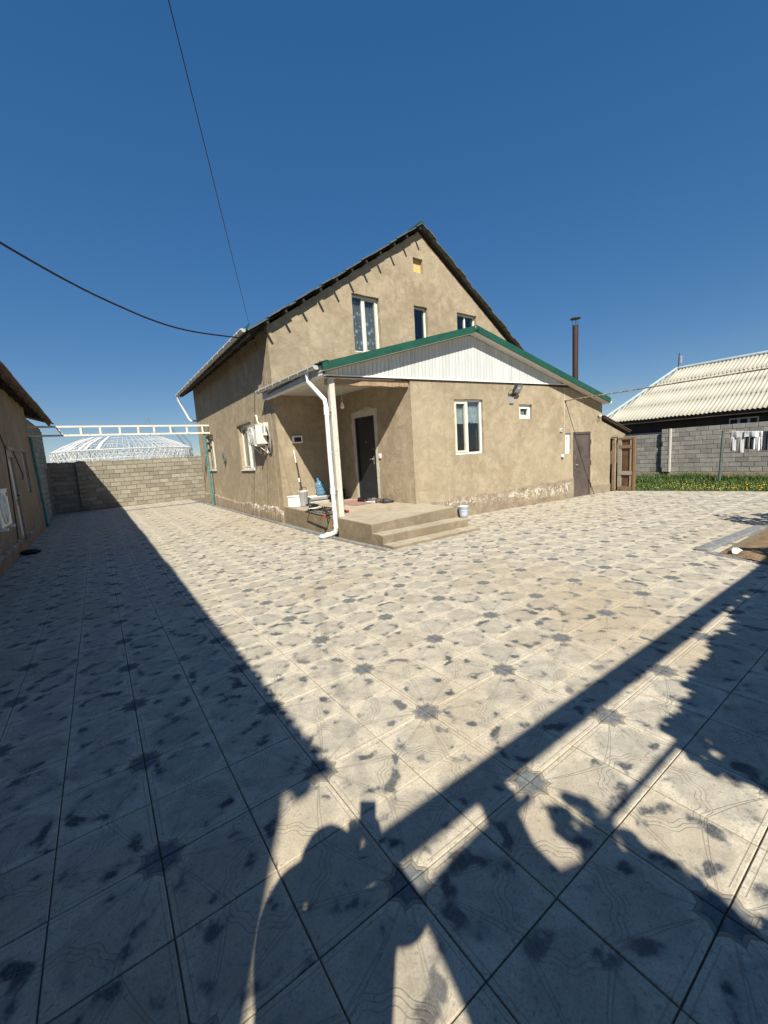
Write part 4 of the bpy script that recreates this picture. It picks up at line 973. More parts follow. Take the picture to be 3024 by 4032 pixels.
# ------------------------------------------------------------------ grass strip, right block wall, neighbour
def gzr(x, y): return .09 - .018*(x-14.6) + .03*math.sin(x*1.3+y)*math.sin(y*.9) - .012*max(y, 0)*.3
m = MB(); nx, ny = 20, 30; V = []
for i in range(nx+1):
    for j in range(ny+1):
        x, y = 14.61+6.9*i/nx, -7+16*j/ny; V.append((x, y, gzr(x, y)-.03 if i else zg(14.6, y)-.035))
m.add(V, [(i*(ny+1)+j, (i+1)*(ny+1)+j, (i+1)*(ny+1)+j+1, i*(ny+1)+j+1) for i in range(nx) for j in range(ny)], True)
struct(m.obj('lawn_ground', simple('green_soil', (.07, .085, .03), .95, .4, 5, bstr=.3)))
def grass_mat():
    m, t, b = nodes('grass'); g = t.nodes.new('ShaderNodeNewGeometry')
    c = ramp(t, g.outputs['Random Per Island'], [(0, (.028, .060, .012)), (.45, (.052, .098, .020)), (.8, (.085, .135, .03)), (1, (.15, .16, .06))])
    t.links.new(c, b.inputs['Base Color']); b.inputs['Roughness'].default_value = .6; b.inputs['Specular IOR Level'].default_value = .3
    return m
MT['grass'] = grass_mat()
rs = random.Random(11); m = MB(); vs = []; fs = []
def tall(x, y): return .07 + .07*(.5+.5*math.sin(x*1.7+y*2.3))*(.5+.5*math.sin(x*.9-y*1.1)) + .06*max(0, (x-17)/4)
for k in range(19000):
    x = 14.66 + 6.7*rs.random()**.8; y = -4+10.5*rs.random()
    if y > 4.4 and x < 16.2: continue
    pn = math.sin(x*2.9+y*1.7)*math.sin(y*2.3-x*1.1)+.5*math.sin(x*6.1)*math.sin(y*5.3)
    if pn < -.45 and rs.random() < .75: continue
    h = tall(x, y)*rs.uniform(.5, 1.3)*(1+.45*max(0, pn)); a = rs.uniform(0, math.pi); z = gzr(x, y)-.03; w = rs.uniform(.008, .018)
    dx, dy = math.cos(a)*w, math.sin(a)*w; lx, ly = rs.uniform(-.5, .5)*h, rs.uniform(-.5, .5)*h
    n = len(vs); vs += [(x-dx, y-dy, z), (x+dx, y+dy, z), (x+dx*.7+lx*.4, y+dy*.7+ly*.4, z+h*.6), (x-dx*.7+lx*.4, y-dy*.7+ly*.4, z+h*.6), (x+lx, y+ly, z+h)]; fs += [(n, n+1, n+2, n+3), (n+3, n+2, n+4)]
m.add(vs, fs); stuff(m.obj('grass', MT['grass']))
def weeds(cx, cy, n, R_, H, seed):
    rs = random.Random(seed); vs = []; fs = []
    for k in range(n):
        a, r = rs.uniform(0, 6.28), R_*rs.random()**.6; x, y = cx+r*math.cos(a), cy+r*math.sin(a); z = gzr(x, y)-.03 + H*rs.random()*(1-.6*r/R_); s = rs.uniform(.03, .07); b = rs.uniform(0, 6.28)
        n0 = len(vs); d = Vector((math.cos(b), math.sin(b), rs.uniform(-.3, .7)))*s; e = Vector((-math.sin(b), math.cos(b), rs.uniform(-.2, .2)))*s*.35; p = Vector((x, y, z))
        vs += [p, p+d*.5+e, p+d, p+d*.5-e]; fs.append((n0, n0+1, n0+2, n0+3))
    return MB().add(vs, fs)
for i, (cx, cy, n, R_, H) in enumerate(((19.9, 4.1, 500, .7, .55), (20.4, 5.5, 420, .6, .45), (19.6, 1.0, 420, .7, .42), (20.3, 2.0, 380, .6, .40), (18.2, 5.0, 300, .5, .36))):
    lab = ['leafy weed clump reaching up the block wall beside the grey pier', 'leafy weed clump behind the open wooden gate leaf', 'leafy weed clump below the hanging laundry', 'leafy weed clump at the foot of the clothes pole', 'low weed clump nearest the open gate leaf'][i]
    tag(weeds(cx, cy, n, R_, H, i).obj('weed_clump', MT['grass']), lab, 'weeds', 'weed clumps along the block wall')
MT['dandelion'] = simple('dandelion_yellow', (.80, .52, .02), .6, .15, 30, bstr=0)
m = MB(); rs = random.Random(5)
for k in range(160):
    x = 14.8 + 2.6*rs.random()**1.3; y = rs.choice([3.3, 2.6, 1.7, 1.3, .7, .2, -1]) + rs.gauss(0, .35); z = gzr(x, y) + tall(x, y)*.75+rs.uniform(-.02, .05)
    r = rs.uniform(.010, .019); a = rs.uniform(0, 1); q = [(x+r*math.cos(a+i*1.047), y+r*math.sin(a+i*1.047), z) for i in range(6)]
    m.add(q+[(x, y, z+.015), (x, y, z-.012)], [(i, (i+1) % 6, 6) for i in range(6)] + [((i+1) % 6, i, 7) for i in range(6)])
stuff(m.obj('dandelions', MT['dandelion']))

rw = thing('block_wall', 'grey concrete block boundary wall behind the grass and laundry', 'wall', (21.5, 2, 0))
m = MB(); m.box(21.52, 21.68, -5, 5.2, -.4, 2.04); m.box(21.52, 21.68, 5.2, 9.4, -.4, 1.84); m.obj('mortar_core', MT['mortar'], rw)
m = MB(); n = 50; vs = []
for i in range(n+1):
    y = -5+14.4*i/n; vs += [(21.44+rnd(-.008, .008), y, -.5), (21.44+rnd(-.008, .008), y, .15+rnd(-.01, .01)), (21.6, y, .168)]
m.add(vs, [(i*3+k, (i+1)*3+k, (i+1)*3+k+1, i*3+k+1) for i in range(n) for k in range(2)]); m.obj('foundation', MT['plinth'], rw)
block_wall(rw, (21.5, -4.2, .17), (0, 1, 0), (-1, 0, 0), 9.3, 10, .39, .188, MT['block_grey'], seed=4)
block_wall(rw, (21.5, 5.14, .17), (0, 1, 0), (-1, 0, 0), 3.9, 9, .39, .188, MT['block_grey'], seed=6)
block_wall(rw, (21.36, 5.08, .17), (0, 1, 0), (-1, 0, 0), .30, 10, .30, .188, MT['block_grey'], depth=.15, seed=9)
m = MB(); m.box(21.34, 21.47, 5.02, 5.075, .17, 2.05); m.obj('pier_trim', MT['post_paint'], rw)

nb = thing('neighbour_house', 'neighbouring house with cream corrugated roof and dark grey wall beyond the block wall', 'house', (24.6, 4, 0))
xe, ze, nl = 24.25, 2.70, .55
sl = Vector((1, 0, nl)).normalized()
def rp(x): return ze + nl*(x-xe)
# hip line on the left: from (24.45, 9.52) to (29.5, 7.75)
def hip(x): return 9.55 - .352*(x-24.4)
rowx = [24.25, 25.62, 26.98, 28.15, 29.55]
for r in range(4):
    x0, x1 = rowx[r]-.06, rowx[r+1]+.02; L = (x1-x0)*math.sqrt(1+nl*nl); y = hip((x0+x1)/2)
    yend = hip(x0)
    k = 0; yy = yend
    while yy > -6.5:
        w = 1.02; a = yy-w
        # sheets under the hip are cut: clip by limiting the near top
        full = hip(x1) >= yy
        P = Vector((x0, a, rp(x0)+.012*(1 if k % 2 else 0)+.018))
        if full: corr_sheet(P, (0, 1, 0), sl, w+.04, L, .17, .030, .008, MT['slate'], nb, 'roof_sheet')
        else:
            m = MB(); per = 6; n = int((w+.04)/.17*per); vs = []; Nn = Vector((-nl, 0, 1)).normalized()
            for i in range(n+1):
                s = (w+.04)*i/n; yv = a+s
                # length at this y until the hip
                xm = min(x1, 24.4+(9.55-yv)/.352); xm = max(xm, x0+.01); h = .030*math.cos(2*math.pi*s/.17)
                q = Vector((x0, yv, rp(x0)+.018)) + Nn*h; q2 = Vector((xm, yv, rp(xm)+.018)) + Nn*h
                vs += [q, q2, q-Nn*.008, q2-Nn*.008]
            fs = []
            for i in range(n):
                A, B = 4*i, 4*i+4; fs += [(A, B, B+1, A+1), (A+2, A+3, B+3, B+2), (A, A+2, B+2, B), (A+1, B+1, B+3, A+3)]
            m.add(vs, fs, True); m.obj('roof_sheet', MT['slate'], nb)
        yy -= 1.02; k += 1
m = MB(); m.tube([(24.3, 9.62, rp(24.3)+.07), (29.55, 7.78, rp(29.55)+.08)], .075, 8); m.tube([(29.55, 7.78, rp(29.55)+.07), (29.55, -6.5, rp(29.55)+.07)], .09, 8); m.obj('ridge_cap', simple('pale_blue_ridge', (.35, .43, .48), .7, .15, 5), nb)
m = MB(); m.hexa([(24.33, 9.4, rp(24.33)-.05), (29.5, 7.7, rp(29.5)-.05), (29.5, -6.5, rp(29.5)-.05), (24.33, -6.5, rp(24.33)-.05)] + [(24.33, 9.4, rp(24.33)-.02), (29.5, 7.7, rp(29.5)-.02), (29.5, -6.5, rp(29.5)-.02), (24.33, -6.5, rp(24.33)-.02)])
m.hexa([(29.5, 7.7, rp(29.5)-.05), (34.7, 9.4, 2.7), (34.7, -6.5, 2.7), (29.5, -6.5, rp(29.5)-.05), (29.5, 7.7, rp(29.5)), (34.7, 9.4, 2.75), (34.7, -6.5, 2.75), (29.5, -6.5, rp(29.5))]); m.obj('roof_deck', MT['dark_wood'], nb)
m = MB(); m.prism([(24.33, 9.4, 2.66), (29.5, 7.7, rp(29.5)-.06), (34.7, 9.4, 2.66)], (0, -.1, 0)); m.obj('roof_deck', MT['dark_wood'], nb)
m = MB(); m.box(24.8, 34.2, -6.3, 8.9, -.5, 2.62); m.obj('wall', MT['dark_render'], nb)
m = MB(); m.box(24.30, 24.8, -6.4, 9.2, 2.56, 2.60); m.box(24.27, 24.30, -6.4, 9.2, 2.50, 2.66); m.obj('eave_board', MT['dark_wood'], nb)
m = MB(); m.box(24.72, 24.8, 6.6, 8.95, -.5, 1.98); m.obj('render_patch', MT['pink_render'], nb)
m = MB(); wn_ = m
for (y0, y1) in ((3.58, 3.92), (3.23, 3.57), (2.90, 3.22)):
    m = MB(); m.box(24.74, 24.80, y0, y1, 1.55, 2.36); f_ = m.obj('window', MT['upvc'], nb)
    m = MB(); m.box(24.725, 24.739, y0+.05, y1-.05, 1.62, 2.30); m.obj('pane', MT['black'], f_)
an = MB(); an.tube([(29.5, 7.68, 5.5), (29.5, 7.66, 6.55)], .025, 6); ao = tag(an.obj('antenna', MT['dark_steel']), 'thin antenna mast on the ridge of the cream corrugated roof', 'antenna')
m = MB(); m.box(29.42, 29.54, 7.52, 7.60, 5.95, 6.35); m.obj('antenna_panel', MT['grey_plastic'], ao)

# ------------------------------------------------------------------ white stadium far beyond the back wall
st = thing('stadium', 'huge white steel stadium frame under construction far beyond the back wall', 'stadium', (18, 300, 0))
sc = Vector((18.3, 300, 0)); A0, B0, A1, B1 = 37.5, 36, 20.5, 19; Zr, Zt = 14.2, 22.0
def E_(a, k, z): return sc + Vector((math.cos(a)*(A0+(A1-A0)*k), math.sin(a)*(B0+(B1-B0)*k), z))
NB = 72
for i in range(NB):
    a = 2*math.pi*i/NB; m = MB(); r = .30
    m.tube([E_(a, 0, Zr), E_(a, .35, Zr+3.4), E_(a, 1, Zt+rnd(-.2, .6))], [.11, .10, .08], 4, smooth=False); m.obj('roof_beam', MT['stadium'], st)
for (k, z, r) in ((0, Zr, .30), (0, 9.6, .16), (0, 5, .2), (.35, Zr+3.2, .10), (.7, Zr+5.4, .10), (1, Zt-.6, .12)):
    m = MB(); m.tube([E_(2*math.pi*i/96, k, z) for i in range(97)], r, 5, cap=False); m.obj('ring_beam', MT['stadium'], st)
for i in range(NB):
    m = MB(); a0, a1 = 2*math.pi*i/NB, 2*math.pi*(i+1)/NB
    for (z0, z1) in ((5, 9.6), (9.6, Zr)):
        m.tube([E_(a0, 0, z0), E_(a1, 0, z1)], .12, 4); m.tube([E_(a1, 0, z0), E_(a0, 0, z1)], .12, 4)
    m.obj('cross_brace', MT['stadium'], st)
lat = MB(); rs = random.Random(2)
for i in range(NB):
    a0, a1 = 2*math.pi*i/NB, 2*math.pi*(i+1)/NB
    for (k0, z0, k1, z1) in ((0, Zr, .35, Zr+3.4), (.35, Zr+3.4, .7, Zr+5.6), (.7, Zr+5.6, 1, Zt), (0, Zr-2, .35, Zr+1.2), (.35, Zr+1.2, .7, Zr+3.4)):
        lat.tube([E_(a0, k0, z0-.6), E_(a1, k1, z1-.6)], .045, 3)
        if i % 2: lat.tube([E_(a1, k0, z0-.6), E_(a0, k1, z1-.6)], .045, 3)
        lat.tube([E_(a0, k0, z0), E_(a0, k1, z1-1.6)], .05, 3)
    lat.tube([E_(a0, .12, 3), E_(a0, .1, Zr+.6)], .2, 4); lat.tube([E_(a0, .5, 3), E_(a0, .5, Zr+3)], .16, 4)
stuff(lat.obj('lattice', MT['stadium'], st))
for i in (44, 46, 47, 49, 43):
    a0, a1 = 2*math.pi*i/NB, 2*math.pi*(i+.62)/NB; m = MB()
    for (k0, z0, k1, z1) in ((.02, Zr+.5, .35, Zr+3.8), (.35, Zr+3.8, .96, Zt+.1)): m.hexa([E_(a0, k0, z0), E_(a1, k0, z0), E_(a1, k1, z1), E_(a0, k1, z1), E_(a0, k0, z0+.15), E_(a1, k0, z0+.15), E_(a1, k1, z1+.15), E_(a0, k1, z1+.15)])
    m.obj('roof_panel', MT['stadium'], st)
m = MB()
m.tube([sc+hv(math.cos(2*math.pi*i/60)*24, math.sin(2*math.pi*i/60)*23, 3) for i in range(61)], 1.6, 5, cap=False); m.obj('grandstand', simple('grey_concrete_stand', (.30, .30, .30), .9, .1, .3, bstr=0), st)
def crane(pts, tip, label, w=.35):
    base = Vector(pts[0]); m = MB(); o = thing('crane', label, 'crane', base, 'cranes around the white stadium')
    P = [Vector(p) for p in pts]
    for i in range(len(P)-1):
        m = MB(); d = (P[i+1]-P[i]); n = max(3, int(d.length/2.2)); s = Vector((1, 0, 0)) if abs(d.normalized().z) > .3 else Vector((0, 0, 1)); s = (s - d.normalized()*s.dot(d.normalized())).normalized()*w
        t2 = d.normalized().cross(s.normalized())*w
        for q in (s+t2, s-t2, -s+t2, -s-t2): m.tube([P[i]+q, P[i+1]+q*.6], .07, 4)
        for k in range(n):
            a, b = P[i].lerp(P[i+1], k/n), P[i].lerp(P[i+1], (k+1)/n); e = 1 if k % 2 else -1; m.tube([a+s*e, b-s*e], .05, 3); m.tube([a+t2*e, b-t2*e], .05, 3)
        m.obj('mast' if i == 0 else 'boom', MT['crane'], o)
    m = MB(); m.tube([P[-1], P[-1]-hv(0, 0, tip)], .05, 3); m.obj('hoist_rope', MT['dark_steel'], o)
crane([(21, 300, 0), (22.2, 300, 18), (33.2, 300, 35.2)], 8, 'thin green crane boom rising from the middle of the stadium roof')
crane([(56.3, 298, 0), (55.4, 298, 11), (45.2, 298, 28)], 6, 'grey crane boom leaning left over the right edge of the stadium')
crane([(57.2, 305, 0), (57.0, 305, 17.5), (52, 305, 24.5)], 4, 'short crane standing at the far right end of the stadium', .5)
# ------------------------------------------------------------------ air conditioners, meters, lamps and cables
def ac_unit(loc, facing, w, h, d, label, group):
    """facing: outward vector; loc: bottom centre of back side"""
    f = Vector(facing); s = Vector((-f.y, f.x, 0)); L = Vector(loc); up = Vector((0, 0, 1))
    o = thing('air_conditioner', label, 'air conditioner', L, group)
    m = MB(); m.bbox(L + f*(d/2+.02) + up*h/2, s, f, up, w, d, h, .014); m.obox(L+f*(d/2+.02)+up*(h+.006), s, f, up, w+.02, d+.02, .014); cs = m.obj('casing', MT['ac'], o)
    c = L + f*(d+.022) + up*h*.5 - s*w*.10
    R_ = h*.42; m = MB(); m.lathe(c, [(R_, 0), (R_, .012), (R_-.02, .02), (R_-.02, .002)], 28, f); m.obj('fan_ring', MT['ac'], o)
    m = MB(); m.lathe(c-f*.004, [(R_-.02, .006), (.001, .006)], 28, f); m.obj('fan_recess', MT['dark_steel'], o)
    m = MB()
    for k in range(5):
        a = k*1.2566; e = s*math.cos(a)+up*math.sin(a); g = s*-math.sin(a)+up*math.cos(a)
        m.add([c+e*.04-g*.02+f*.004, c+e*.04+g*.02+f*.008, c+e*(R_-.04)+g*.09+f*.008, c+e*(R_-.04)-g*.06+f*.003], [(0, 1, 2, 3)])
    m.obj('fan', MT['grey_plastic'], o)
    m = MB()
    for k in range(1, 7):
        r = (R_-.015)*k/6.5; m.tube([c+f*.018+(s*math.cos(2*math.pi*i/28)+up*math.sin(2*math.pi*i/28))*r for i in range(29)], .0035, 4, cap=False)
    for k in range(16):
        a = 2*math.pi*k/16; e = s*math.cos(a)+up*math.sin(a); m.tube([c+e*.03+f*.018, c+e*(R_-.01)+f*.018], .003, 4)
    m.obj('fan_grille', MT['white_metal'], o)
    m = MB(); m.obox(L+f*(d+.022)+up*h*.86+s*w*.38, s, f, up, .07, .004, .06); m.obj('badge', MT['dark_steel'], o)
    for k in (-.36, .36):
        m = MB(); b = L + s*w*k; m.obox(b+f*(d/2+.0)-up*.022, s, f, up, .04, d+.12, .04); m.obox(b+f*.012-up*.13, s, f, up, .04, .03, .26); m.tube([b+f*(d*.85)-up*.03, b+f*.02-up*.24], .012, 5); m.obj('bracket', MT['white_metal'], o)
    return o
ac_unit((4.70, 9.08, 2.19), (-1, 0, 0), .74, .52, .30, 'cream air conditioner on a wall bracket beside the window on the house side wall', 'air conditioner outdoor units')
ac2 = ac_unit((XL+.08, 5.72, .98), (1, 0, 0), .82, .54, .38, 'air conditioner low on the shaded outbuilding wall at the left edge', 'air conditioner outdoor units')
m = MB(); m.hexa([(XL, 5.32, .78), (XL+.42, 5.32, .80), (XL+.42, 6.17, .80), (XL, 6.17, .78), (XL, 5.32, .92), (XL+.44, 5.32, .93), (XL+.44, 6.17, .93), (XL, 6.17, .92)]); m.prism([(XL, 5.42, .78), (XL+.34, 5.42, .80), (XL, 5.42, .42)], (0, .05, 0)); m.prism([(XL, 6.02, .78), (XL+.34, 6.02, .80), (XL, 6.02, .42)], (0, .05, 0)); m.obj('shelf', MT['dark_steel'], ac2)
mb = thing('meter_box', 'small white electric meter box on the side wall by the air conditioner', 'meter box', (4.70, 8.66, 2.42))
mm = MB(); mm.bbox((4.62, 8.66, 2.58), (1, 0, 0), (0, 1, 0), (0, 0, 1), .13, .24, .34, .01); mm.obj('casing', MT['ac'], mb)
mm = MB(); mm.box(4.548, 4.556, 8.59, 8.72, 2.50, 2.66); mm.box(4.58, 4.66, 8.532, 8.541, 2.50, 2.66); mm.obj('window', MT['grey_plastic'], mb)
mm = MB(); mm.box(4.60, 4.614, 8.524, 8.533, 2.53, 2.63); mm.box(4.626, 4.64, 8.524, 8.533, 2.53, 2.63); mm.obj('breaker', MT['dark_steel'], mb)
hr = random.Random(4)
for k in range(4):
    o = .03*k; cable('cable_loop', [(4.64, 8.55, 2.42+o*.5), (4.60-o*.4, 8.42-o*.5, 2.55+o), (4.62-o*.3, 8.34-o*.6, 2.40), (4.63, 8.42-o*.5, 2.15-o), (4.66, 8.55+o*.4, 2.05-o*1.3), (4.66, 8.72, 2.12-o*.8)], .010 if k < 3 else .018, ['thick black cable loop hanging from the meter box, outermost', 'black cable loop hanging from the meter box, second from outside', 'black cable loop hanging from the meter box, third from outside', 'thick grey drain hose looping lowest under the meter box'][k], 'cable', 'rubber' if k < 3 else 'grey_plastic', 'cable loops under the meter box')
cable('air_conditioner_hose', [(4.67, 8.78, 2.25), (4.63, 8.80, 2.02), (4.64, 8.90, 1.90), (4.67, 9.0, 1.97), (4.69, 9.02, 2.10)], .022, 'corrugated brown hose curling under the air conditioner bracket', 'hose', 'rust')
cable('wall_pipe', [(4.70, 9.22, 2.78), (4.64, 9.22, 2.80), (4.62, 9.22, 2.9), (4.62, 9.24, 2.98), (4.63, 9.36, 3.02)], .028, 'short rusty pipe elbow on the wall above the air conditioner', 'pipe', 'cream_rust', sub=4)
MT['conduit'] = simple('clay_coloured_conduit', (.20, .155, .105), .8, .2, 20, bstr=0)
cable('conduit', [(4.687, 8.60, 4.15), (4.685, 8.72, 3.2), (4.685, 8.86, 2.2), (4.685, 9.06, 1.2), (4.65, 9.16, .46), (4.62, 9.18, .06)], .007, 'thin brown conduit running down the house side wall by the meter box', 'conduit', 'conduit')
MT['coil'] = simple('grey_green_cable', (.13, .14, .12), .6, .2, 20, bstr=0)
cl = thing('cable_coil', 'coil of grey cable hung on the side wall between its two windows', 'cable', (4.70, 13.36, 1.75))
m = MB()
for k in range(6):
    r = .125+hr.uniform(-.02, .02); oy, oz, ox = hr.uniform(-.015, .015), hr.uniform(-.02, .02), .015+.011*k
    m.tube([(4.69-ox, 13.36+oy+r*.8*math.cos(2*math.pi*i/20), 1.93+oz+r*1.35*math.sin(2*math.pi*i/20)) for i in range(21)], .010, 5, cap=False)
m.obj('coil', MT['coil'], cl)
m = MB(); m.tube([(4.69, 13.36, 2.10), (4.63, 13.36, 2.12), (4.62, 13.36, 2.16)], .006, 5); m.tube([(4.69, 13.33, 2.30), (4.67, 13.34, 2.12)], .007, 5); m.obj('hook', MT['rust'], cl)
# cables in the air
cable('overhead_cable', [(4.66, 8.92, 5.0), (2.54, 6.80, 4.41), (1.25, 5.53, 4.32), (.12, 4.42, 4.47), (-1.2, 3.1, 4.85)], .016, 'thick black overhead cable sagging from the house corner to the left', 'cable')
cable('overhead_wire', [(4.19, 7.84, 5.06), (-2.5, -9.1, 5.17)], .0045, 'thin straight overhead wire rising from the house eave to the top of the sky', 'wire')
m = MB(); m.tube([(4.70, 8.92, 4.98), (4.60, 8.92, 4.99)], .012, 6); m.tube([(4.70, 8.9, 4.70), (4.69, 8.92, 4.98)], .008, 6); m.obj('cable_hook', MT['rust'], house)
for (p, q, lab) in (((-1.2, 3.1, 3.9), (-1.2, 3.1, 4.9), 'iron cable mast on the outbuilding roof, nearer the truss'), ((-2.5, -9.1, -.5), (-2.5, -9.1, 5.3), 'tall wire pole standing behind the outbuilding end wall')):
    m = MB(); m.tube([p, q], .04, 8); m.tube([(p[0]-.25, p[1], q[2]-.12), (p[0]+.25, p[1], q[2]-.12)], .02, 6); tag(m.obj('cable_mast', MT['rust']), lab, 'mast')
# fuse box, switch, bulb
fb = thing('fuse_box', 'white fuse box with black window on the shaded porch wall', 'fuse box', (5.255, 8.04, 2.14))
m = MB(); m.bbox((5.255, 8.02, 2.245), (1, 0, 0), (0, 1, 0), (0, 0, 1), .29, .06, .20, .012); m.obj('casing', MT['white_plastic'], fb)
m = MB(); m.box(5.16, 5.355, 7.983, 7.990, 2.18, 2.30); m.obj('window', MT['black'], fb)
sw = thing('light_switch', 'white light switch beside the black entrance door', 'switch', Dp(1.19, 0, 1.60))
m = MB(); m.bbox(Dp(1.19, .02, 1.665), DU, DN, (0, 0, 1), .085, .035, .12, .008); m.obj('casing', MT['white_plastic'], sw)
m = MB(); m.obox(Dp(1.19, .040, 1.665), DU, DN, (0, 0, 1), .045, .006, .07); m.obj('rocker', MT['ac'], sw)
bl = thing('light_bulb', 'bare white bulb hanging from the porch ceiling on a wire', 'light bulb', (5.85, 6.5, 2.88))
m = MB(); m.tube([(5.84, 6.5, 3.40), (5.845, 6.5, 3.25), (5.855, 6.5, 3.15), (5.85, 6.5, 3.08)], .006, 5); m.obj('wire', MT['white_plastic'], bl)
m = MB(); m.tube([(5.85, 6.5, 3.10), (5.85, 6.5, 3.02)], .022, 10); m.obj('socket', MT['grey_plastic'], bl)
m = MB(); m.lathe((5.85, 6.5, 2.87), [(.001, 0), (.03, .008), (.046, .03), (.05, .055), (.042, .09), (.027, .125), (.022, .15)], 14); m.obj('bulb', MT['white_plastic'], bl)
# floodlight
fl_ = thing('floodlight', 'black floodlight tilted on its bracket under the white gable', 'floodlight', Wp(3.22, 0, 2.9))
ax = EX; tz = (Vector((0, 0, 1))*.80 + NO*.60).normalized(); tn = (NO*.80 - Vector((0, 0, 1))*.60).normalized()
cc = Wp(3.30, .17, 3.20); m = MB(); m.bbox(cc, ax, tn, tz, .23, .07, .27, .012)
for k in range(6): m.obox(cc - tn*.045 + ax*(-.09+.036*k), ax, tn, tz, .008, .03, .22)
m.obj('casing', MT['dark_steel'], fl_)
m = MB(); m.obox(cc + tn*.037, ax, tn, tz, .185, .004, .21); m.obj('lens', MT['grey_plastic'], fl_)
m = MB(); m.obox(cc + tn*.040 + tz*.02, ax, tn, tz, .07, .004, .06); m.obj('lamp_chip', MT['white_plastic'], fl_)
m = MB(); m.tube([Wp(3.18, .01, 3.06), Wp(3.18, .14, 3.08), Wp(3.17, .17, 3.20)], .012, 6); m.tube([Wp(3.42, .10, 3.08), Wp(3.42, .17, 3.20)], .012, 6); m.obox(Wp(3.26, .03, 3.05), EX, NO, (0, 0, 1), .18, .05, .05); m.tube([Wp(3.14, .02, 3.0), Wp(3.10, .03, 3.10), Wp(3.12, .10, 3.18), Wp(3.2, .12, 3.12)], .008, 5); m.obj('bracket', MT['dark_steel'], fl_)
m = MB()
for k in range(5): m.obox(Wp(3.16+.028*k, .025, 2.92), EX, NO, (0, 0, 1), .018, .04, .17)
m.obox(Wp(3.215, .012, 2.92), EX, NO, (0, 0, 1), .16, .02, .19); m.obj('driver', MT['grey_plastic'], fl_)
jb = thing('socket_box', 'small pale socket box on the facade left of the slot window', 'socket', Wp(5.26, 0, 2.04))
m = MB(); m.bbox(Wp(5.26, .02, 2.09), EX, NO, (0, 0, 1), .085, .05, .10, .006); m.obj('casing', MT['ac'], jb)
m = MB(); m.obox(Wp(5.26, .047, 2.09), EX, NO, (0, 0, 1), .035, .004, .06); m.obj('window', MT['dark_steel'], jb)
jb = thing('wall_socket', 'small white socket with a short black plug low on the facade', 'socket', Wp(5.30, 0, 1.24))
m = MB(); m.bbox(Wp(5.30, .03, 1.33), EX, NO, (0, 0, 1), .085, .06, .085, .02); m.obj('casing', MT['white_plastic'], jb)
m = MB(); m.tube([Wp(5.29, .05, 1.29), Wp(5.29, .05, 1.22)], .014, 6); m.obj('plug', MT['black'], jb)
jb = thing('wall_cup', 'small pale cup-shaped lamp base high on the facade near its right end', 'lamp', Wp(7.08, 0, 2.36))
m = MB(); m.lathe(Wp(7.08, .07, 2.41), [(.001, 0), (.035, 0), (.055, .10), (.048, .10), (.001, .02)], 12); m.obj('cup', MT['plaster_light'], jb)
m = MB(); m.tube([Wp(7.06, 0, 2.36), Wp(7.06, .07, 2.40)], .012, 5); m.tube([Wp(7.06, .03, 2.40), Wp(7.05, .03, 2.30)], .010, 5); m.obj('bracket', MT['rust'], jb)
for k, u in enumerate((7.86, 8.0, 8.14)): pass
m = MB(); m.tube([Wp(7.80, .02, 1.80), Wp(7.95, .05, 1.84), Wp(8.1, .05, 1.82), Wp(8.22, .03, 1.87)], .012, 5); m.tube([Wp(7.9, .03, 1.87), Wp(8.05, .06, 1.80)], .008, 5); tag(m.obj('bent_rod', MT['rust']), 'bent rusty rod above the open gate of the lean-to', 'rod')
# rusty pipe crossing the yard from the facade
rp_ = thing('clothes_rail', 'long rusty pipe running from the facade out to the right edge', 'pipe', Wp(5.47, 0, 2.93))
a = Wp(5.47, -.03, 2.93); m = MB(); m.tube([a, (12.0, .5, 2.925), (11.55, -.66, 2.88), (10.9, -2.55, 2.81), (10.75, -3.1, 2.80)], .016, 8); m.obj('pipe', MT['rust'], rp_)
m = MB(); m.lathe(Wp(5.47, .004, 2.93), [(.05, 0), (.05, .012), (.02, .03), (.02, .06)], 10, NO); m.obj('flange', MT['rust'], rp_)
m = MB(); m.tube([(10.75, -3.1, -.1), (10.75, -3.1, 2.82)], .03, 8); m.obj('post', MT['rust'], rp_)

# ------------------------------------------------------------------ things on the porch
def pz(x, y): return zp(x, y)+.001
bxm = thing('storage_box', 'white lidded plastic box at the porch corner', 'box', (4.86, 7.66, pz(4.86, 7.66)))
z = pz(4.86, 7.66); rz = .25; ca, sa = Vector((math.cos(rz), math.sin(rz), 0)), Vector((-math.sin(rz), math.cos(rz), 0))
m = MB(); m.bbox((4.86, 7.66, z+.135), ca, sa, (0, 0, 1), .24, .26, .27, .018); m.obj('body', MT['white_plastic'], bxm)
m = MB(); m.bbox((4.86, 7.66, z+.282), ca, sa, (0, 0, 1), .262, .282, .03, .008); m.obj('lid', MT['white_plastic'], bxm)
mbk = thing('mop_bucket', 'tall grey mop bucket with a black carrying handle beside the white box', 'bucket', (5.06, 7.50, pz(5.06, 7.5)))
z = pz(5.06, 7.50); m = MB()
vs = []
for (zz, e) in ((0, .078), (.03, .086), (.36, .098), (.37, .104), (.395, .104)):
    for i in range(16):
        t = 2*math.pi*i/16+.2; k = (abs(math.cos(t))**4+abs(math.sin(t))**4)**-.25; vs.append(Vector((5.06, 7.5, z+zz)) + ca*e*k*math.cos(t)*1.05 + sa*e*k*math.sin(t)*.92)
m.add(vs, [(i*16+j, i*16+(j+1) % 16, (i+1)*16+(j+1) % 16, (i+1)*16+j) for i in range(4) for j in range(16)] + [tuple(range(64, 80)), tuple(range(15, -1, -1))], True); m.obj('body', MT['grey_plastic'], mbk)
m = MB(); m.bbox((5.06, 7.5, z+.405), ca, sa, (0, 0, 1), .205, .18, .022, .008); m.obj('lid', MT['white_plastic'], mbk)
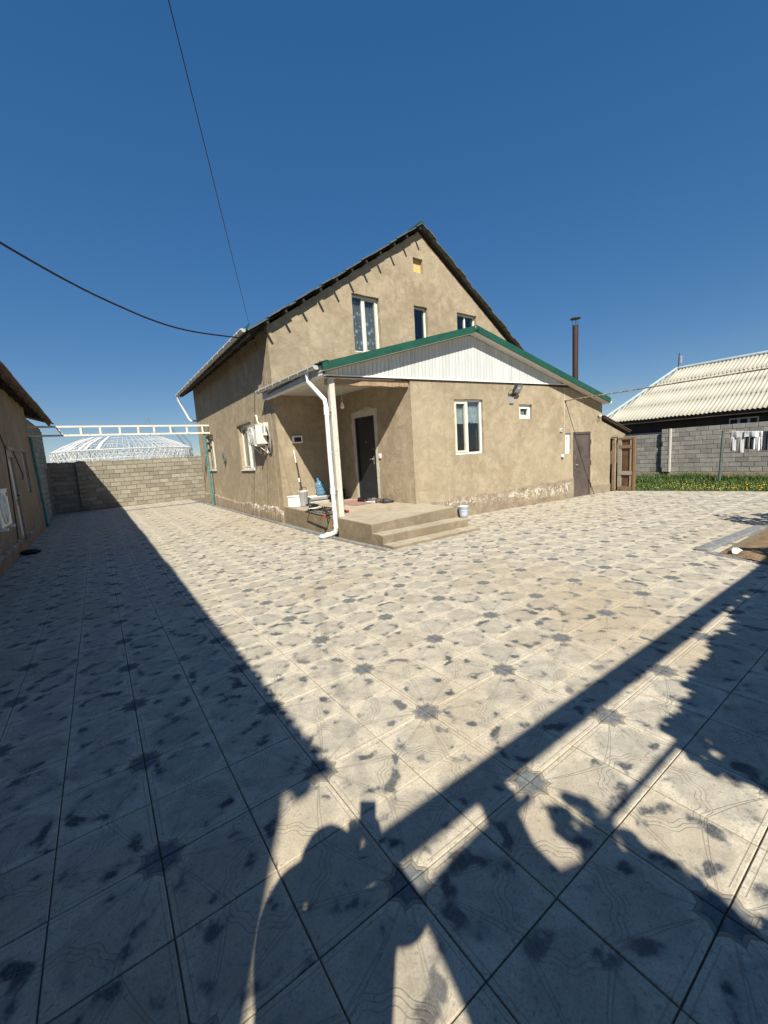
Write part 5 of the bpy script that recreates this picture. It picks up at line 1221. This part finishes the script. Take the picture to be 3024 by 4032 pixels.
m = MB(); q = Vector((5.06, 7.5, z+.39)); m.tube([q-ca*.105, q-ca*.108+hv(0, 0, .08), q-ca*.07+hv(0, 0, .115), q+ca*.07+hv(0, 0, .115), q+ca*.108+hv(0, 0, .08), q+ca*.105], .009, 6); m.obj('handle', MT['black'], mbk)
m = MB(); m.box(5.07, 5.12, 7.405, 7.415, z+.02, z+.06); m.obj('drain_plug', MT['black'], mbk)
mop = thing('mop', 'long mop with black and white shaft leaning on the porch wall', 'mop', (5.17, 7.86, pz(5.17, 7.86)))
p0, p1 = Vector((5.17, 7.80, pz(5.17, 7.8)+.05)), Vector((5.12, 8.01, 1.97))
L_ = lambda t: p0.lerp(p1, t)
m = MB(); m.tube([L_(.02), L_(.76)], .013, 8); m.obj('shaft', MT['dark_steel'], mop)
m = MB(); m.tube([L_(.76), L_(1)], .014, 8); m.tube([L_(.40), L_(.47)], .018, 8); m.obj('grip', MT['white_plastic'], mop)
m = MB(); m.obox(p0-hv(0, 0, .02), (1, 0, 0), (0, 1, 0), (0, 0, 1), .34, .10, .03); m.obj('head', MT['grey_plastic'], mop)
br = MB(); br.tube([(5.23, 7.84, pz(5.23, 7.84)), (5.175, 8.015, 1.66)], .012, 8); tag(br.obj('broom_stick', MT['dark_wood']), 'dark broom stick leaning next to the mop', 'stick')
# trays
def tray(x, y, z, w, d, h, mat, label):
    m = MB(); a = [(-w/2+.04, -d/2+.04), (w/2-.04, -d/2+.04), (w/2-.04, d/2-.04), (-w/2+.04, d/2-.04)]; b = [(-w/2, -d/2), (w/2, -d/2), (w/2, d/2), (-w/2, d/2)]; c = [(p*.93, q*.9) for p, q in b]
    vs = [(x+p, y+q, z) for p, q in a] + [(x+p, y+q, z+h) for p, q in b] + [(x+p, y+q, z+h-.012) for p, q in b] + [(x+p, y+q, z+h) for p, q in c] + [(x+p*.95, y+q*.95, z+.01) for p, q in a]
    fs = [(3, 2, 1, 0)] + [(i, (i+1) % 4, 8+(i+1) % 4, 8+i) for i in range(4)] + [(8+i, 8+(i+1) % 4, 4+(i+1) % 4, 4+i) for i in range(4)] + [(4+i, 4+(i+1) % 4, 12+(i+1) % 4, 12+i) for i in range(4)] + [(12+i, 12+(i+1) % 4, 16+(i+1) % 4, 16+i) for i in range(4)] + [(16, 17, 18, 19)]
    m.add(vs, fs); return tag(m.obj('tray', mat), label, 'tray', 'stacked plastic trays')
zt = pz(5.55, 7.75)
tray(5.55, 7.72, zt, .60, .40, .07, MT['white_plastic'], 'lowest white tray of the stack under the water bottle')
tray(5.53, 7.74, zt+.068, .56, .38, .06, MT['grey_plastic'], 'middle grey tray of the stack under the water bottle')
tray(5.56, 7.75, zt+.125, .58, .40, .07, MT['white_plastic'], 'topmost white tray carrying the tilted water bottle')
# water bottle
def bottle_mat():
    m, t, b = nodes('blue_clear_plastic'); out = t.nodes['Material Output']
    g = t.nodes.new('ShaderNodeBsdfTransparent'); g.inputs[0].default_value = (.50, .70, .86, 1)
    b.inputs['Base Color'].default_value = (.22, .40, .56, 1); b.inputs['Roughness'].default_value = .12
    mx = t.nodes.new('ShaderNodeMixShader'); mx.inputs[0].default_value = .50; t.links.new(g.outputs[0], mx.inputs[1]); t.links.new(b.outputs[0], mx.inputs[2]); t.links.new(mx.outputs[0], out.inputs[0]); return m
MT['bottle'] = bottle_mat()
tilt = Vector((-.20, .04, 1)).normalized(); bp = Vector((5.70, 7.70, zt+.22))
wb = thing('water_bottle', 'large empty blue water bottle tilted on the tray stack', 'water bottle', bp)
m = MB(); m.lathe(bp, [(.001, .01), (.10, 0), (.132, .02), (.135, .09), (.128, .10), (.135, .11), (.135, .19), (.128, .20), (.135, .21), (.135, .29), (.12, .335), (.07, .365), (.032, .385), (.030, .43)], 24, tilt); m.obj('body', MT['bottle'], wb)
m = MB(); m.lathe(bp, [(.036, .415), (.037, .46), (.030, .468), (.001, .468)], 14, tilt); m.obj('cap', simple('blue_cap', (.03, .20, .45), .4, .05, 5, bstr=0), wb)
# shoes
def shoe_proto(loc, sole, upper, label, kind='shoe', s=1.0, cat='shoe', group='shoes left on the porch'):
    L = Vector(loc); o = thing(kind, label, cat, L, group)
    out = [(0, -.045), (.07, -.05), (.16, -.045), (.235, -.04), (.275, -.012), (.275, .02), (.235, .045), (.16, .045), (.07, .038), (0, .04), (-.02, 0)]
    m = MB(); n = len(out); b = [(L.x+p*s, L.y+q*s, L.z) for p, q in out]; t = [(L.x+p*s, L.y+q*s, L.z+.028*s) for p, q in out]
    m.add(b+t, [tuple(range(n))[::-1], tuple(range(n, 2*n))] + [(i, (i+1) % n, n+(i+1) % n, n+i) for i in range(n)], False); m.obj('sole', MT[sole], o)
    vs = []; secs = [(-.01, .030, .075), (.03, .040, .085), (.09, .042, .088), (.14, .044, .070), (.19, .044, .052), (.235, .038, .042), (.268, .018, .032)]
    for (x, w, h) in secs:
        for k in range(9):
            a = math.pi*k/8; vs.append((L.x+x*s, L.y+w*math.cos(a)*s, L.z+(.024+h*math.sin(a)**.8)*s))
    m = MB(); m.add(vs, [(i*9+k, (i+1)*9+k, (i+1)*9+k+1, i*9+k+1) for i in range(6) for k in range(8)] + [tuple(range(9))[::-1], tuple(range(54, 63))], True); m.obj('upper', MT[upper], o)
    m = MB(); m.lathe((L.x+.045*s, L.y, L.z+.085*s), [(.045*s, 0), (.040*s, .028*s), (.033*s, .026*s), (.032*s, .0)], 12); m.obj('collar', MT[upper], o)
    m = MB(); m.lathe((L.x+.045*s, L.y, L.z+.098*s), [(.034*s, 0), (.001, 0)], 12); m.obj('insole', MT['black'], o)
    return o
MT['grey_shoe'] = simple('grey_knit_shoe', (.16, .17, .18), .8, .25, 40, bstr=.1); MT['brown_shoe'] = simple('brown_leather', (.10, .06, .04), .6, .3, 14, bstr=.1)
s1 = shoe_proto((0, 0, 0), 'white_plastic', 'black', 'x'); s2 = shoe_proto((0, 0, 0), 'black', 'brown_shoe', 'x'); s3 = shoe_proto((0, 0, 0), 'white_plastic', 'grey_shoe', 'x'); s4 = shoe_proto((0, 0, 0), 'black', 'black', 'x')
spots = [(s1, 5.03, 6.90, .3, 'black sneaker with white sole lying by the fallen rack, left of a pair'), (s1, 5.13, 7.02, .25, 'black sneaker with white sole lying by the fallen rack, right of a pair'),
 (s4, 6.30, 6.62, -1.3, 'single black clog in the middle of the porch'),
 (s1, 6.42, 6.36, -.5, 'black sneaker with white trim at the left end of the shoe row by the door'), (s3, 6.47, 6.19, -.3, 'grey sneaker second in the shoe row by the door'), (s2, 6.48, 6.02, -.4, 'brown shoe third in the shoe row by the door'), (s2, 6.52, 5.88, -.2, 'brown shoe fourth in the shoe row by the door'), (s4, 6.50, 5.74, -.5, 'black shoe at the right end of the shoe row by the door'),
 (s3, 6.02, 7.66, 1.2, 'grey sneaker in shade just left of the downpipe'), (s3, 6.12, 7.72, 1.0, 'grey sneaker in shade half hidden by the downpipe'), (s3, 6.26, 7.60, .9, 'grey sneaker in the shaded corner right of the post')]
used = set()
for pr, x, y, r, lab in spots:
    x -= .12*math.cos(r); y -= .12*math.sin(r)
    if pr.name not in used: used.add(pr.name); pr.location = (x, y, pz(x, y)); pr.rotation_euler = (0, 0, r); pr['label'] = lab
    else: copy_tree(pr, (x, y, pz(x, y)), r, lab)
for i, (x, y) in enumerate(((6.30, 7.88), (6.40, 7.80))):
    L = Vector((x, y, pz(x, y))); o = thing('boot', ['dark boot in the porch corner, left of the pair', 'dark boot in the porch corner, right of the pair'][i], 'boot', L, 'dark boots in the porch corner')
    m = MB(); m.lathe(L, [(.001, .03), (.05, .03), (.052, .12), (.055, .27), (.048, .27), (.045, .12)], 12); m.obj('shaft', MT['black'], o)
    m = MB(); m.sphere(L+hv(-.05, -.07, .045), .055, 12, 8, (1, 1.4, .8)); m.obj('foot', MT['black'], o)
    m = MB(); m.obox(L+hv(-.03, -.05, .012), (.55, .83, 0), (-.83, .55, 0), (0, 0, 1), .26, .09, .024); m.obj('sole', MT['brown_shoe'], o)
m = MB(); n = 12; vs = []
for i in range(n+1):
    for j in range(n+1):
        p = Dp(1.25+1.05*i/n, .12+.72*j/n + .03*math.sin(i*1.1)*(j == n), 0); vs.append((p.x, p.y, pz(p.x, p.y)+.006+.006*math.sin(i*1.7+j)*math.sin(j*.9)))
m.add(vs, [(i*(n+1)+j, (i+1)*(n+1)+j, (i+1)*(n+1)+j+1, i*(n+1)+j+1) for i in range(n) for j in range(n)], True); tag(m.obj('door_mat', MT['rug']), 'faded pinkish rug lying before the black entrance door', 'rug')
# folded laundry rack lying on the porch edge
q = [Vector((4.56, 6.35, 0)), Vector((4.52, 5.30, 0)), Vector((5.16, 5.42, 0)), Vector((5.20, 6.50, 0))]
for p in q: p.z = zp(max(p.x, 4.72), p.y)+.035
rk = thing('laundry_rack', 'fallen black folding laundry rack with red end caps lying over the porch edge', 'rack', q[0])
for (i, j) in ((0, 1), (1, 2), (2, 3), (3, 0)):
    m = MB(); m.tube([q[i], q[j]], .016, 8); m.obj('frame_tube', MT['black'], rk)
for k in range(2):
    m = MB(); o = hv(0, 0, .035); m.tube([q[0].lerp(q[3], .12+.1*k)+o, q[1].lerp(q[2], .9-.1*k)+o], .013, 6); m.obj('leg', MT['black'], rk)
    m = MB(); m.tube([q[1].lerp(q[2], .1+.1*k)+o, q[0].lerp(q[3], .88-.1*k)+o], .013, 6); m.obj('leg', MT['black'], rk)
for k in range(1, 10):
    m = MB(); m.tube([q[0].lerp(q[1], k/10), q[3].lerp(q[2], k/10)], .005, 5); m.obj('bar', MT['steel'], rk)
for k in range(1, 5):
    m = MB(); m.tube([q[0].lerp(q[3], k/5)+hv(0, 0, .01), q[1].lerp(q[2], k/5)+hv(0, 0, .01)], .005, 5); m.obj('bar', MT['black'], rk)
for i in (1, 2):
    m = MB(); m.obox(q[i], (1, 0, 0), (0, 1, 0), (0, 0, 1), .055, .045, .045); m.obj('end_cap', MT['red'], rk)
# bag at the foot of the downpipe, bucket by the steps, small litter
m = MB(); rs = random.Random(3); m.sphere((4.44, 5.24, zg(4.44, 5.24)+.045), .085, 14, 10, (1.3, 1.0, .6)); m.v = [p+Vector((rs.uniform(-.008, .008), rs.uniform(-.008, .008), rs.uniform(-.006, .006))) for p in m.v]
tag(m.obj('plastic_bag', MT['bag']), 'crumpled light blue bag at the foot of the porch downpipe', 'bag')
bk = thing('bucket', 'pale blue plastic bucket standing by the right end of the steps', 'bucket', (7.97, 4.60, zg(7.97, 4.6)))
z = zg(7.97, 4.6)+.004; m = MB(); m.lathe((7.97, 4.6, z), [(.001, 0), (.090, 0), (.100, .09), (.104, .10), (.112, .20), (.119, .205), (.124, .27), (.131, .275), (.131, .288), (.120, .288), (.113, .20), (.09, .02), (.001, .015)], 24); m.obj('body', MT['blue_plastic'], bk)
m = MB(); m.tube([(7.97+.128*math.cos(t), 4.6+.128*math.sin(t), z+.265-.06*math.sin(t/2)**2) for t in [i*math.pi/10 for i in range(11)]], .004, 5); m.obj('handle', MT['steel'], bk)
m = MB(); rs = random.Random(9); m.sphere((6.98, -.90, zg(7, -.9)+.05), .06, 9, 6, (1.3, 1, .8)); m.v = [p+Vector((rs.uniform(-.015, .015), rs.uniform(-.015, .015), rs.uniform(-.012, .012))) for p in m.v]; m.sm = [False]*len(m.sm)
tag(m.obj('stone', MT['rock']), 'white stone lying on the soil of the planting bed', 'stone')
m = MB(); rs = random.Random(12); m.sphere((-.72, 9.5, .02), .11, 14, 9, (1.7, .9, .55)); m.v = [p+Vector((rs.uniform(-.012, .012), rs.uniform(-.012, .012), rs.uniform(-.008, .008))) for p in m.v]
tag(m.obj('rag', MT['black']), 'dark rag lying in the shade at the foot of the outbuilding', 'rag')

# ------------------------------------------------------------------ laundry on the line
cpz = gzr(18.7, 2.49)
cp = thing('clothes_pole', 'green-grey clothes pole with a small crossbar by the block wall', 'pole', (18.7, 2.49, cpz-.1))
m = MB(); m.tube([(18.7, 2.52, cpz-.15), (18.7, 2.485, 1.5), (18.7, 2.48, 1.80)], [.042, .036, .032], 10); m.obj('pole', MT['teal'] if False else simple('worn_green_pole', (.085, .12, .10), .7, .25, 10, bstr=.1), cp)
m = MB(); m.tube([(18.7, 2.58, 1.80), (18.7, 2.30, 1.785)], .018, 6); m.obj('crossbar', MT['rust'], cp)
cp2 = MB(); cp2.tube([(18.7, -3.4, -.1), (18.7, -3.4, 1.85)], .04, 8); tag(cp2.obj('clothes_pole', MT['rust']), 'rusty clothes pole out of frame at the far end of the clothes line', 'pole')
LP = lambda y: Vector((18.7, y, 1.78 - .165*(1-((y+.45)/2.95)**2)))
m = MB(); m.tube([LP(2.5-5.9*i/30) for i in range(31)], .006, 5); tag(m.obj('clothes_line', MT['white_plastic']), 'clothes line strung from the green pole along the block wall', 'line')
def garment(name, y0, y1, drop, mat, label, legs=0, seed=0, th=.03, taper=.0):
    rs = random.Random(seed); m = MB(); n, k = 14, 12
    def sheet(ya, yb, z_top, dr, off):
        vs = []
        for i in range(n+1):
            for j in range(k+1):
                t = j/k; y = ya+(yb-ya)*i/n; yc = (ya+yb)/2; y = yc+(y-yc)*(1-taper*t); f = .016*math.sin(i*.45+seed+t*1.2)*(.3+t)+.005*math.sin(i*1.1+seed*2)
                z = z_top(y) - dr*t - .012*math.sin(i*.8+seed)*t; vs.append((18.7+off+f, y, z))
        nn = len(vs); back = [(x-th, y, z) for x, y, z in vs]
        q = lambda i, j: i*(k+1)+j
        fs = [(q(i, j), q(i+1, j), q(i+1, j+1), q(i, j+1)) for i in range(n) for j in range(k)]; fb = [tuple(nn+a for a in reversed(f)) for f in fs]
        rim = [q(i, 0) for i in range(n+1)] + [q(n, j) for j in range(1, k+1)] + [q(i, k) for i in range(n-1, -1, -1)] + [q(0, j) for j in range(k-1, 0, -1)]
        fr = [(rim[a], rim[(a+1) % len(rim)], nn+rim[(a+1) % len(rim)], nn+rim[a]) for a in range(len(rim))]
        m.add(vs+back, fs+fb+fr, True)
    zt = lambda y: LP(y).z+.012
    if legs:
        w = (y1-y0); sheet(y0, y1, zt, drop*.32, .015); zl = lambda y: zt(y)-drop*.30
        sheet(y0, y0+w*.42, zl, drop*.70, .012); sheet(y1-w*.40, y1, zl, drop*(.68+rs.uniform(-.06, .02)), .02)
    else: sheet(y0, y1, zt, drop, .015)
    return tag(m.obj(name, mat), label, 'laundry', 'laundry on the clothes line')
cloth = lambda nme, c: simple(nme, c, .95, .12, 10, bstr=.3)
garment('trousers', 1.90, 2.26, .74, cloth('light_grey_cotton', (.52, .50, .52)), 'light grey trousers hanging first on the clothes line beside the pole', 1, 1)
garment('shorts', 1.66, 1.87, .60, cloth('black_cotton', (.02, .02, .024)), 'black shorts hanging under a folded pale shirt on the clothes line', 1, 2)
garment('shirt', 1.60, 1.90, .20, cloth('pale_blue_cotton', (.50, .54, .57)), 'pale folded shirt bunched over the black shorts', 0, 3, .06)
garment('trousers', 1.44, 1.64, .64, cloth('white_cotton', (.74, .73, .75)), 'white trousers hanging in the middle of the clothes line', 1, 4)
garment('leggings', 1.30, 1.42, .62, cloth('navy_cotton', (.02, .022, .04)), 'dark navy leggings hanging right of the white trousers', 0, 5)
garment('sweater', .95, 1.29, .42, cloth('brown_wool', (.13, .07, .045)), 'brown sweater hanging at the right edge of the photo', 0, 6)
garment('towel', .45, .88, .6, cloth('grey_towel', (.3, .3, .32)), 'grey towel hanging last on the clothes line, just out of frame', 0, 7)

# ------------------------------------------------------------------ behind the camera: what throws the foreground shadows
pg = thing('pergola', 'timber pergola with a long beam and low rail behind the camera', 'pergola', (.66, -3.5, zg(.66, -3.5)))
BY, BZ = -3.60, 2.715
m = MB(); m.obox((4.0, BY, BZ), (1, 0, 0), (0, 1, 0), (0, 0, 1), 8.2, .06, .115); m.obj('beam', MT['dark_wood'], pg)
for x in (.62, 7.6):
    m = MB(); m.obox((x, BY, 1.31), (1, 0, 0), (0, 1, 0), (0, 0, 1), .08, .08, 2.69); m.obj('post', MT['dark_wood'], pg)
m = MB(); m.tube([(1.0, BY, 2.235), (7.6, BY, 2.235)], .014, 6); m.obj('rail', MT['rust'], pg)
def leafmass(name, spots, n, size, seed, label, cat, stem=None, parent=None, group=None):
    """spots: list of (centre, radii) ellipsoids filled with leaf faces"""
    rs = random.Random(seed); vs = []; fs = []; W_ = [r[0]*r[1]*r[2] for c, r in spots]; tot = sum(W_)
    for (c, r), w in zip(spots, W_):
        for k in range(int(n*w/tot)):
            while True:
                p = Vector((rs.uniform(-1, 1), rs.uniform(-1, 1), rs.uniform(-1, 1)))
                if p.length < 1: break
            if rs.random() < .6: p = p.normalized()*rs.uniform(.8, 1.03)
            P = Vector(c) + Vector((p.x*r[0], p.y*r[1], p.z*r[2])); s = size*rs.uniform(.6, 1.3)
            d = Vector((rs.uniform(-1, 1), rs.uniform(-1, 1), rs.uniform(-1, .5))).normalized()*s; e = d.cross(Vector((rs.uniform(-1, 1), rs.uniform(-1, 1), rs.uniform(-1, 1)))).normalized()*s*.42
            b = len(vs); vs += [P-d*.5, P-d*.1+e, P+d*.5, P-d*.1-e]; fs.append((b, b+1, b+2, b+3))
    root = thing(name, label, cat, Vector(spots[0][0])-hv(0, 0, spots[0][1][2]), group)
    MB().add(vs, fs).obj('leaves', MT['grass'], root)
    if stem:
        for st_ in stem:
            m = MB(); m.tube(st_, [.03*(1-.6*i/len(st_)) for i in range(len(st_))], 7); m.obj('stem', MT['dark_wood'], root)
    return root
sv = SUN_TRAVEL
def caster(xs, ys, y):   # point of the plane y=const that shades ground point (xs, ys)
    t = (ys-y)/sv.y; g = zg(xs, ys); return Vector((xs-sv.x*t, y, g-sv.z*t))
# blanket cut and added to throw one foreground shadow, and vine leaves beside it
out_ = [(1.36, -1.47), (1.50, -1.435), (1.73, -1.415), (1.88, -1.42), (1.93, -1.44), (1.86, -1.56), (1.84, -1.70), (1.93, -1.73), (2.04, -1.66), (2.10, -1.95), (2.06, -2.2), (1.95, -2.75), (1.15, -2.65), (1.24, -1.95), (1.31, -1.74), (1.355, -1.56)]
P_ = [caster(x, y, BY) for x, y in out_]; m = MB(); nn_ = len(P_)
m.prism(P_, (0, -.03, 0)); tag(m.obj('shadowcaster', cloth('dark_red_cloth', (.12, .05, .05))), 'dark red blanket cloth added behind the camera to shape a foreground shadow', 'shadowcaster')
m = MB(); m.tube([P_[0]+hv(-.1, -.015, .01), P_[4]+hv(.1, -.015, .01)], .018, 6); m.obj('rail', MT['rust'], pg)
ell = []
for (xs_, ys_, rx, rz_) in ((2.05, -1.85, .09, .12), (2.06, -2.05, .08, .14), (2.02, -1.66, .05, .07), (2.14, -1.66, .04, .035), (2.0, -2.4, .12, .22), (1.95, -1.36, .035, .06)):
    c = caster(xs_, ys_, BY); ell.append((c, (rx, .10, rz_)))
leafmass('grapevine', ell, 1500, .06, 21, 'bushy grapevine wrapped round the left pergola post behind the camera', 'vine', [[(.98, BY+.08, 0), (.95, BY+.08, .8), (.98, BY+.06, 1.6), (1.0, BY+.05, 2.2)]])
ell = []
for i in range(34):
    xs_ = 3.02 + .14*i + rnd(-.05, .05); top = -1.70 + .10*min(1, (xs_-3.0)/1.1) + .40*max(0, (xs_-4.1)/3.1)
    for ys_, rz_ in ((top-.12, .16), (top-.42, .24), (top-.85, .3)):
        if xs_ < 3.2 and ys_ < -2.2: continue
        c = caster(xs_+rnd(-.05, .05) + (0 if ys_ > top-.2 else -.05), ys_+rnd(-.03, .03), BY); ell.append((c, (.20, .16, rz_*.9)))
leafmass('grapevine', ell, 34000, .085, 22, 'long hanging grapevine curtain along the pergola rail behind the camera', 'vine', [[(2.3, BY+.05, 0), (2.35, BY+.05, 1.0), (2.2, BY+.04, 2.1), (4.5, BY, 2.4)], [(4.6, BY+.05, 0), (4.7, BY+.04, 1.2), (5.2, BY, 2.3)]])
leafmass('shrub', [((6.72, -1.86, .80), (.20, .30, .48)), ((6.95, -2.05, .72), (.30, .30, .45))], 1800, .07, 31, 'round leafy shrub at the near corner of the planting bed', 'shrub', [[(6.8, -1.9, .1), (6.8, -1.9, .7)], [(6.8, -1.9, .1), (6.95, -2.05, .75)]])
leafmass('shrub', [((9.25, -1.35, 1.0), (.35, .25, .55)), ((9.9, -1.6, .9), (.40, .35, .6)), ((9.5, -1.1, 1.35), (.18, .12, .25))], 1500, .09, 32, 'loose leafy shrub deeper in the planting bed', 'shrub', [[(9.4, -1.5, .1), (9.35, -1.4, 1.1)], [(9.5, -1.5, .1), (9.9, -1.6, 1.0)]])
# the photographer
def skin_mesh(name, mat, joints, bones, parent, levels=2):
    me = bpy.data.meshes.new(name); keys = list(joints); idx = {k: i for i, k in enumerate(keys)}
    me.from_pydata([joints[k][0] for k in keys], [(idx[a], idx[b]) for a, b in bones], [])
    o = bpy.data.objects.new(name+'_tmp', me); COL.objects.link(o)
    sk = o.modifiers.new('s', 'SKIN'); sk.use_smooth_shade = True
    for k, sv_ in zip(keys, me.skin_vertices[0].data):
        r = joints[k][1]; sv_.radius = r if isinstance(r, tuple) else (r, r)
    me.skin_vertices[0].data[0].use_root = True
    sub = o.modifiers.new('u', 'SUBSURF'); sub.levels = levels; sub.render_levels = levels
    dg = bpy.context.evaluated_depsgraph_get(); em = bpy.data.meshes.new_from_object(o.evaluated_get(dg)); em.name = name
    bpy.data.objects.remove(o); em.materials.clear(); em.materials.append(mat)
    for p in em.polygons: p.use_smooth = True
    b = MB(); b.v = [v.co.copy() for v in em.vertices]; b.f = [list(p.vertices) for p in em.polygons]; b.sm = [True]*len(b.f); b.mi = [0]*len(b.f)
    return b.obj(name, mat, parent)
gx, gy = .44, -2.55; gz_ = zg(gx, gy); fwd = Vector((.36, .93, 0)).normalized(); rgt = Vector((fwd.y, -fwd.x, 0))
def B_(r, f, z): return Vector((gx, gy, gz_)) + rgt*r + fwd*f + Vector((0, 0, z*.925))
person = thing('person', 'person in a dark jacket holding up a phone to take the photo', 'person', (gx, gy, gz_))
# phone sits just behind the lens
PH = CAM - CF*.014 - CU*.055 + CR*.0
hand = PH - CU*.035 - CF*.02 + CR*.02
J = {'pelvis': (B_(0, -.03, .95), (.15, .11)), 'waist': (B_(0, -.02, 1.10), (.13, .10)), 'chest': (B_(0, 0, 1.28), (.135, .10)), 'neck': (B_(0, .02, 1.42), .058), 'head0': (B_(-.01, .03, 1.48), .078), 'head1': (B_(-.015, .035, 1.555), (.088, .10)), 'head2': (B_(-.015, .02, 1.62), .06),
     'shL': (B_(-.18, 0, 1.38), .065), 'elL': (Vector((.376, -2.33, 1.45)), .05), 'wrL': (hand + CR*-.10 - hv(0, 0, .085), .034), 'haL': (hand + CR*-.062 - hv(0, 0, .03), .034),
     'shR': (B_(.165, 0, 1.37), .055), 'elR': (Vector((.79, -2.50, 1.25)), .043), 'wrR': (hand - hv(0, 0, .09), .030), 'haR': (hand - hv(0, 0, .02), .032),
     'hipL': (B_(-.10, -.02, .86), .09), 'knL': (B_(-.11, .0, .48), .06), 'anL': (B_(-.11, -.03, .09), .042), 'toL': (B_(-.13, .12, .035), .035),
     'hipR': (B_(.10, -.02, .86), .09), 'knR': (B_(.11, .03, .48), .06), 'anR': (B_(.11, .02, .09), .042), 'toR': (B_(.13, .17, .035), .035)}
for side, h0, nr in (('R', J['haR'][0], CR), ('L', J['haL'][0], CR)):
    for k in range(4):
        up = Vector((0, 0, 1)); off = nr*(-.028+.018*k)
        l = (.036, .042, .040, .032)[k]
        J[f'f{side}{k}a'] = (h0 + up*.03 + off, .011); J[f'f{side}{k}b'] = (h0 + up*(.03+l) + off - CF*.012, .009); J[f'f{side}{k}c'] = (h0 + up*(.03+1.5*l) + off*.9 - CF*.004, .0075)
    J[f't{side}a'] = (h0 + nr*-.035, .012); J[f't{side}b'] = (h0 + nr*-.048 + Vector((0, 0, .03)), .009)
bones = [('pelvis', 'waist'), ('waist', 'chest'), ('chest', 'neck'), ('neck', 'head0'), ('head0', 'head1'), ('head1', 'head2')]
for s in 'LR':
    bones += [('chest', 'sh'+s), ('sh'+s, 'el'+s), ('el'+s, 'wr'+s), ('wr'+s, 'ha'+s), ('pelvis', 'hip'+s), ('hip'+s, 'kn'+s), ('kn'+s, 'an'+s), ('an'+s, 'to'+s)]
    for k in range(4): bones += [('ha'+s, f'f{s}{k}a'), (f'f{s}{k}a', f'f{s}{k}b'), (f'f{s}{k}b', f'f{s}{k}c')]
    bones += [('ha'+s, f't{s}a'), (f't{s}a', f't{s}b')]
skin_mesh('body', MT['skin'], J, bones, person)
jk = {k: (J[k][0], tuple(a+.018 for a in J[k][1]) if isinstance(J[k][1], tuple) else J[k][1]+.018) for k in ('waist', 'pelvis', 'chest', 'shL', 'elL', 'wrL', 'shR', 'elR', 'wrR')}
skin_mesh('jacket', cloth('dark_jacket', (.035, .04, .06)), jk, [('waist', 'pelvis'), ('waist', 'chest'), ('chest', 'shL'), ('shL', 'elL'), ('elL', 'wrL'), ('chest', 'shR'), ('shR', 'elR'), ('elR', 'wrR')], person)
tk = {k: (J[k][0], tuple(a+.016 for a in J[k][1]) if isinstance(J[k][1], tuple) else J[k][1]+.016) for k in ('pelvis', 'hipL', 'knL', 'anL', 'hipR', 'knR', 'anR')}
skin_mesh('trousers', cloth('blue_denim', (.05, .07, .12)), tk, [('pelvis', 'hipL'), ('hipL', 'knL'), ('knL', 'anL'), ('pelvis', 'hipR'), ('hipR', 'knR'), ('knR', 'anR')], person)
for s in 'LR':
    m = MB(); c = J['to'+s][0]*.55 + J['an'+s][0]*.45; c.z = gz_+.045; m.sphere(c, .06, 12, 8, (1, 1, .75)); m.v = [Vector((p.x, p.y, p.z)) + fwd*((p-c).dot(fwd))*1.2 for p in m.v]; m.obj('shoe', MT['black'], person)
hc = B_(-.015, .03, 1.55)
m = MB(); m.sphere(hc + hv(0, 0, .02) - fwd*.018, .112, 16, 10, (.98, 1.05, 1.12)); m.obj('hair', MT['hair'], person)
m = MB(); m.sphere(hc + fwd*.045 - hv(0, 0, .012), .088, 14, 10, (.85, .75, 1.05)); m.prism([hc+fwd*.108+hv(0, 0, .02)-rgt*.006, hc+fwd*.108+hv(0, 0, .02)+rgt*.006, hc+fwd*.112-hv(0, 0, .03)+rgt*.014, hc+fwd*.112-hv(0, 0, .03)-rgt*.014], fwd*.016); m.obj('face', MT['skin'], person)
for e in (-1, 1):
    m = MB(); m.sphere(hc + fwd*.106 + rgt*.032*e + hv(0, 0, .018), .011, 8, 6); m.obj('eye', MT['white_plastic'], person)
    m = MB(); m.sphere(hc + rgt*.098*e - hv(0, 0, .005), .03, 8, 6, (.5, .6, 1)); m.obj('ear', MT['skin'], person)
m = MB(); m.obox(hc + fwd*.112 - hv(0, 0, .052), rgt, fwd, (0, 0, 1), .046, .01, .010); m.obj('mouth', simple('lips', (.34, .13, .11), .5, .05, 9, bstr=0), person)
ph = thing('phone', 'black phone held up in the photographer\'s hand', 'phone', PH - CU*.075)
m = MB(); m.bbox(PH, CR, CU, CF, .072, .148, .009, .003); m.obj('body', MT['black'], ph)
m = MB(); m.obox(PH - CF*.0052, CR, CU, CF, .066, .140, .001); m.obj('screen', MT['glass'], ph)
